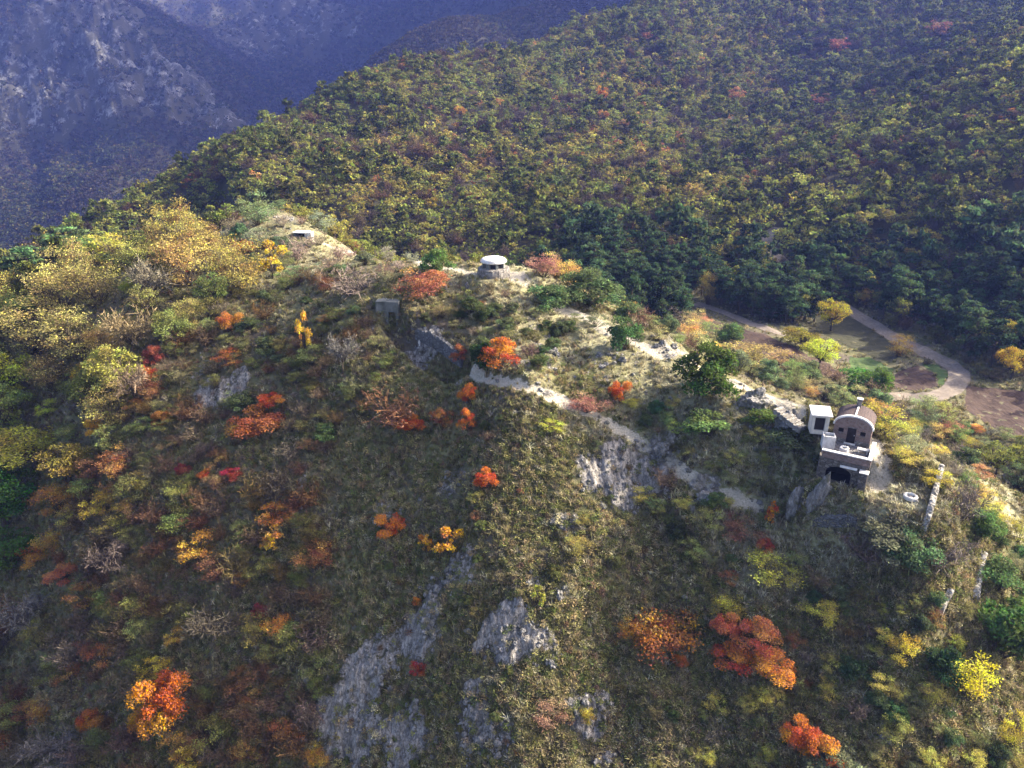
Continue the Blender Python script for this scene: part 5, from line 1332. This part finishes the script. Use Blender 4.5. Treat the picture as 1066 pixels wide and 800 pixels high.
PAL2 = np.array([(.115,.088,.07),(.10,.078,.07),(.13,.10,.065),(.12,.075,.05)])
wcol = np.zeros((len(wx), 3)); wi = np.clip(((nz3 * .7 + fbm(wx - 200, wy, 90, 2) + rw.normal(0, .38, len(wx))) * 1.9 + 2.4), 0, 5.99).astype(int)
wcol = np.where((wkind == 0)[:, None], PAL0[rw.integers(0, 4, len(wx))] * np.where((_belt > .25)[:, None], np.array([.95, .92, .95]), np.array([1.9, 1.35, .85])), np.where((wkind == 1)[:, None], PAL1[wi], PAL2[rw.integers(0, 4, len(wx))]))  # valley pines kept darker, standing in for the shade down there
_sp = poly([(800,232),(870,178),(950,128),(1066,58)]); _ds = dist_poly(wx, wy, _sp)[0]      # the sunlit band along the spur, put into the leaf colour
wcol = np.where(((wkind == 1) & (_ds < 26) & (rw.random(len(wx)) < .7))[:, None], np.array([.27, .28, .055]), wcol)
_rust = (rw.random(len(wx)) < .022) & (wkind == 1); wcol[_rust] = np.array([.27, .14, .05])
wcol *= (1 + rw.normal(0, .2, len(wx)))[:, None]; wcol = np.clip(wcol * .98, .01, .5)
_sz = np.exp(rw.normal(0, .27, len(wx)) + .22 * fbm(wx + 77, wy - 31, 28, 2)); _sz = np.clip(_sz, .5, 1.75)
ww = np.where(wkind == 0, 4.5, 3.9) * _sz * rw.uniform(.88, 1.12, len(wx))
wh = np.where(wkind == 0, 7.4, 4.9) * np.clip(_sz, .6, 1.6) ** .85 * rw.uniform(.85, 1.15, len(wx))
# the hillside trees that stand out by their colour
STAND = [(625,101,11,18,(.34,.14,.03),'orange tree standing out high on the wooded hillside'),(628,122,11,12,(.30,.14,.05),'dull orange tree below the high orange tree'),(480,118,12,13,(.34,.18,.03),'round golden orange tree in the middle of the wooded hillside'),
 (449,214,13,16,(.26,.19,.03),'ochre tree low on the wooded hillside behind the knoll'),(489,207,11,13,(.26,.11,.04),'rust tree low on the wooded hillside behind the bunker'),(603,164,9,11,(.26,.12,.04),'small rust tree on the wooded hillside'),
 (765,102,16,18,(.28,.12,.06),'rust red tree on the upper wooded hillside'),(852,106,20,14,(.22,.10,.06),'red brown tree beside the upper spur'),(870,52,20,18,(.24,.10,.06),'broad rust tree high on the wooded hillside'),(975,36,24,20,(.20,.10,.07),'broad brown red tree near the top of the slope'),
 (1030,100,14,12,(.36,.36,.05),'bright yellow green tree on the sunlit spur at right'),(1012,141,16,14,(.34,.32,.05),'yellow tree on the side of the sunlit spur'),(815,192,16,14,(.30,.27,.04),'yellow tree at the foot of the spur'),(757,147,12,9,(.28,.25,.05),'small yellow tree in the draw'),
 (1058,60,18,20,(.40,.42,.08),'sunlit pale yellow tree on top of the spur'),(650,130,14,10,(.24,.13,.06),'brown orange tree on the hillside below the dull orange tree'),(672,40,12,10,(.24,.11,.06),'small rust tree high on the bare brown slope'),(905,102,14,14,(.20,.10,.06),'dull red tree beside the sunlit spur'),
 (738,300,14,26,(.27,.21,.035),'yellow tree at the corner of the farm track'),(757,290,16,14,(.24,.20,.03),'yellow olive tree above the farm track'),(965,250,22,22,(.24,.20,.035),'olive yellow tree amid dark pines'),(930,230,22,20,(.20,.18,.04),'pale olive tree among the pines below the spur')]
for (u, v, w, h, c, lb) in STAND:
    p = at1(u, v + h * .45, 150)
    if np.isnan(p[0]): continue
    put('tree:far', u, v, w, h, c, lb, 'autumn_tree', 'tree', p=p, rg=rw)
    d_ = np.hypot(wx - p[0], wy - p[1]) > w * px_to_m(p) * .55
    front = ~((np.abs(wu - u) < w * .5) & (wr < math.hypot(p[0], p[1])) & (wr > math.hypot(p[0], p[1]) - 9))
    k = d_ & front; wx, wy, wz, wr, wu, wv, wkind, wcol, ww, wh = (q[k] for q in (wx, wy, wz, wr, wu, wv, wkind, wcol, ww, wh))
# the largest in view stand as trees of their own, the rest of the wood reads as one mass
SPEC = [(0, 'pine:near', 'pine_tree', 'dark blue green pine', 260), (1, 'tree:far', 'broadleaf_tree', 'olive yellow broadleaf tree', 190), (2, 'tree:bare', 'bare_tree', 'brown leafless tree', 190)]
single = np.zeros(len(wx), bool)
_inview = (wu > -10) & (wu < 1076) & (wv > -5) & los_clear(wx, wy, wz + wh, -.5)
for kd, mesh_kind, nm, words, cap in SPEC:
    ids = np.nonzero((wkind == kd) & _inview)[0]; ids = ids[np.argsort(wr[ids])][:cap]; single[ids] = True
    for i in ids:
        reg = 'in the valley below the road' if wu[i] > 720 and wr[i] < 240 else ('behind the crest beyond the bunker' if wu[i] > 380 and wr[i] < 260 else ('on the wooded hillside behind the left shoulder' if wu[i] <= 380 else 'on the wooded hillside across the valley'))
        if kd == 1:
            c = wcol[i]; tone = 'rust brown' if c[0] > 1.55 * c[1] else ('golden olive' if c[0] > 1.12 * c[1] else ('green' if c[1] > 1.12 * c[0] else 'yellow green')); words = tone + ' broadleaf tree'
        plant(mesh_kind, wx[i], wy[i], ww[i], wh[i], wcol[i], f'{words} among many {reg}', nm, 'tree', f'{words}s {reg}', parts=wr[i] < 230, z=wz[i], rg=rw)
def inst_mesh(kind, i, swap):
    me = KIND[kind][i][1].copy()
    for j, m in enumerate(me.materials):
        me.materials[j] = {M_LEAF: M_LEAF_I, M_TWIG: M_TWIG_I}.get(m, m)
    return me
def small_leafy(seed, shape, nc, nl, size, **kw):
    cr, st = leafy(seed, shape, nc, nl, size, **kw); return to_mesh('sprig', [(cr, M_LEAF_I)])
rest = ~single
FARP = {0: [small_leafy(900 + i, 'pine', 16, 34, .06, flat=.6, long=1.4, trunk=False) for i in range(4)], 1: [small_leafy(910 + i, 'round', 13, 30, .055, trunk=False) for i in range(5)], 2: None}
FARP[2] = [inst_mesh('tree:bare', i, True) for i in range(3)]
for kd, nm, lb in ((0, 'pine_forest', 'dark pines far up the wooded hillside'), (1, 'broadleaf_forest', 'olive and yellow broadleaf wood covering the hillside'), (2, 'bare_forest', 'brown leafless wood on the upper hillside')):
    k = rest & (wkind == kd)
    z_ = wz[k] - .03 * wh[k] - (wh[k] * .18 if kd == 1 else 0)
    scatter(nm, lb, np.stack([wx[k], wy[k], z_], 1), np.stack([ww[k], ww[k], wh[k]], 1), wcol[k], FARP[kd])
# the woods on the far mountains: a few pixels each
a0, a1 = R(-42), R(42)
fx, fy = [], []
n = 130000; a = rw.uniform(a0, a1, n); r = np.exp(rw.uniform(math.log(650), math.log(3200), n)); fx, fy = r * np.sin(a), r * np.cos(a)
fz = ground(fx, fy); u, v, ax = project(fx, fy, fz); k = (u > -60) & (u < 900) & (v > -40) & (v < 330); fx, fy, fz = fx[k], fy[k], fz[k]
k = los_clear(fx, fy, fz + 12, 3); fx, fy, fz = fx[k], fy[k], fz[k]
_i = np.interp(np.log(np.hypot(fx, fy)), LR, np.arange(len(LR)))
rkm = ROCKM[np.clip(_i.round().astype(int), 0, len(LR) - 1), np.clip(((np.arctan2(fx, fy) - TH[0]) / (TH[1] - TH[0])).round().astype(int), 0, len(TH) - 1)]
k = rw.random(len(fx)) > np.clip(rkm * 1.0, 0, .8); fx, fy, fz = fx[k], fy[k], fz[k]
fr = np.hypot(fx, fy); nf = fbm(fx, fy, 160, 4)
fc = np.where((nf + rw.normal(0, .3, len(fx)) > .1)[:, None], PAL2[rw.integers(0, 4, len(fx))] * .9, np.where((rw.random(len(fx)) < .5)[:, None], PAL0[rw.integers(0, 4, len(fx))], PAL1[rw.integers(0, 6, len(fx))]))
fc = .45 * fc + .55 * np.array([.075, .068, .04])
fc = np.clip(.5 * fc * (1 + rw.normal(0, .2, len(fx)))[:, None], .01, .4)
fs = rw.uniform(5, 9, len(fx)) * np.clip(fr / 1100, .75, 1.5)
TINY = [small_leafy(930 + i, 'round', 7, 14, .12, trunk=False) for i in range(4)]
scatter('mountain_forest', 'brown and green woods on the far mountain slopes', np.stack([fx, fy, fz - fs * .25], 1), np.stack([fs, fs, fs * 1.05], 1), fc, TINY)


# ------------------------------------------------------------------ grass, low scrub and loose stones on the hill
def tuft(seed, n, h0, h1, wd, lean):
    rg = np.random.default_rng(seed); V, F = [], []
    for i in range(n):
        a = rg.uniform(0, 6.28); b = np.array([rg.normal(0, .12), rg.normal(0, .12), -.03]); h = rg.uniform(h0, h1); o = np.array([math.cos(a), math.sin(a), 0]) * rg.uniform(.1, lean) * h
        s = np.array([-math.sin(a), math.cos(a), 0]) * wd * rg.uniform(.7, 1.4); m = b + o * .35 + np.array([0, 0, h * .6]); e = b + o + np.array([0, 0, h * rg.uniform(.75, 1)]); k = len(V)
        V += [b - s, b + s, m + s * .8, m - s * .8, e]; F += [(k, k + 1, k + 2, k + 3), (k + 3, k + 2, k + 4, k + 4)]
    V = np.array(V); me = mesh_from('sprig', V, [f if f[2] != f[3] else f[:3] for f in F], [M_LEAF_I])
    color_attr(me, 'leafvar', np.stack([rg.random(len(F)), np.full(len(F), rg.random()), np.zeros(len(F))], 1), 'FACE'); return me
def cushion(seed, n, size):
    rg = np.random.default_rng(seed); d = unit(rg, n); d[:, 2] = np.abs(d[:, 2]); q = rg.uniform(.3, 1, n)[:, None]
    v, f = leaves(rg, d * q * np.array([.5, .5, .75]) + np.array([0, 0, .05]), size); return to_mesh('sprig', [((v, f, var_of(rg, n, rg.random())), M_LEAF_I)])
rs = np.random.default_rng(8)
def hill_points(n, ymax=205):
    """points over the near hill, evenly spread as the camera sees them"""
    u = rs.uniform(-90, 1156, n); v = 200 + 680 * rs.random(n)
    a, t = ray(u, v); bear = np.arctan(a); tz = t * np.cos(bear); out = np.full((n, 3), np.nan); live = np.ones(n, bool); prev = np.full(n, -1.0)
    rr = np.exp(np.linspace(math.log(30), math.log(ymax), 420))
    for i, r in enumerate(rr):
        x, y = r * np.sin(bear), r * np.cos(bear); d = tz * r - ground(x, y); hit = live & (d <= 0)
        if i:
            r0 = rr[i - 1]; f = np.where(hit, prev / (prev - d + 1e-9), 0); q = r0 + f * (r - r0)
            out[hit] = np.stack([q * np.sin(bear), q * np.cos(bear), q * tz], 1)[hit]
        live &= ~hit; prev = d
    out = out[~np.isnan(out[:, 0])]; out[:, 2] = ground(out[:, 0], out[:, 1]); return out
gp = hill_points(120000); rk, pa, dr, _ = masks(gp[:, 0], gp[:, 1], gp[:, 2])
def clear_pts(p):
    lx, ly = hut_local(p[:, 0], p[:, 1])
    return ~((np.abs(lx) < 2.75) & (ly > -5.2) & (ly < 4.0)) & (np.hypot(p[:, 0] - BUNKER[0], p[:, 1] - BUNKER[1]) > 2.7) & (np.hypot(p[:, 0] - GARDEN[0], p[:, 1] - GARDEN[1]) > 1.0) & ~open_ground(p[:, 0], p[:, 1], .1)
ck = clear_pts(gp)
patch = fbm(gp[:, 0], gp[:, 1], 7, 3); r_ = rs.random(len(gp))
g_ok = ck & (r_ > np.clip(rk * 1.3, 0, .93)) & (rs.random(len(gp)) > np.clip(pa * 1.25, 0, .96)); sel = g_ok & (r_ < .80)
g = gp[sel]; d_ = dr[sel]; s_ = .45 + .75 * rs.random(len(g)) ** 2
straw = np.array([(.40, .37, .22), (.33, .30, .155), (.45, .41, .27)])[rs.integers(0, 3, len(g))]
dull = np.array([(.16, .15, .055), (.20, .17, .075), (.125, .125, .04), (.24, .20, .105)])[rs.integers(0, 4, len(g))]
tc = np.where((rs.random(len(g)) < np.clip(d_ * .85 + .06 + .12 * patch[sel], .03, .95))[:, None], straw, dull * 1.25) * (1 + rs.normal(0, .15, len(g)))[:, None]
TUFT = [tuft(50 + i, 16, .5, 1.0, .035, .9) for i in range(5)]
scatter('grass', 'dry and dull green grass covering the hill between the bushes', g, np.stack([s_ * 1.2, s_ * 1.2, s_ * .8], 1), np.clip(tc, .02, .6), TUFT)
sel = ck & (rs.random(len(gp)) > np.clip(rk * 1.1, 0, .85)) & (rs.random(len(gp)) > np.clip(pa * 1.4, 0, .985)) & (rs.random(len(gp)) > dr * .75) & (patch + rs.normal(0, .4, len(gp)) > -.05); sel &= rs.random(len(gp)) < .5
g = gp[sel]; s_ = rs.uniform(.5, 1.35, len(g))
cc = np.array([(.10, .10, .03), (.14, .13, .045), (.18, .145, .06), (.19, .13, .07), (.08, .09, .028), (.22, .185, .11)])[rs.integers(0, 6, len(g))]
left = np.clip((-g[:, 0] - 20) / 40, 0, 1)
cc = np.where((rs.random(len(g)) < .35 * left)[:, None], np.array([(.13, .075, .045), (.11, .085, .075)])[rs.integers(0, 2, len(g))], cc) * 1.3 * (1 + rs.normal(0, .2, len(g)))[:, None]
scatter('undergrowth', 'low dark olive and brown scrub covering the hill', g, np.stack([s_, s_, s_ * rs.uniform(.5, .95, len(g))], 1), np.clip(cc, .015, .4), [cushion(70 + i, 90, .085) for i in range(5)] )
# loose stones on rock, paths and screes
M_STONE_I = M_LIME
sp = hill_points(60000); rk, pa, dr, _ = masks(sp[:, 0], sp[:, 1], sp[:, 2])
k = clear_pts(sp) & (rs.random(len(sp)) < np.clip(0.55 * rk + .10 * (pa > .2) + .006, 0, .6)); g = sp[k]; s_ = .10 + .7 * rs.random(len(g)) ** 3
SM = [rock_mesh(40 + i, 2) for i in range(4)]
scatter('loose_stones', 'loose pale limestone stones on the rock and paths', g, np.stack([s_, s_ * rs.uniform(.6, 1.2, len(g)), s_ * rs.uniform(.5, .9, len(g))], 1), np.ones((len(g), 3)), SM, tilt=.5)
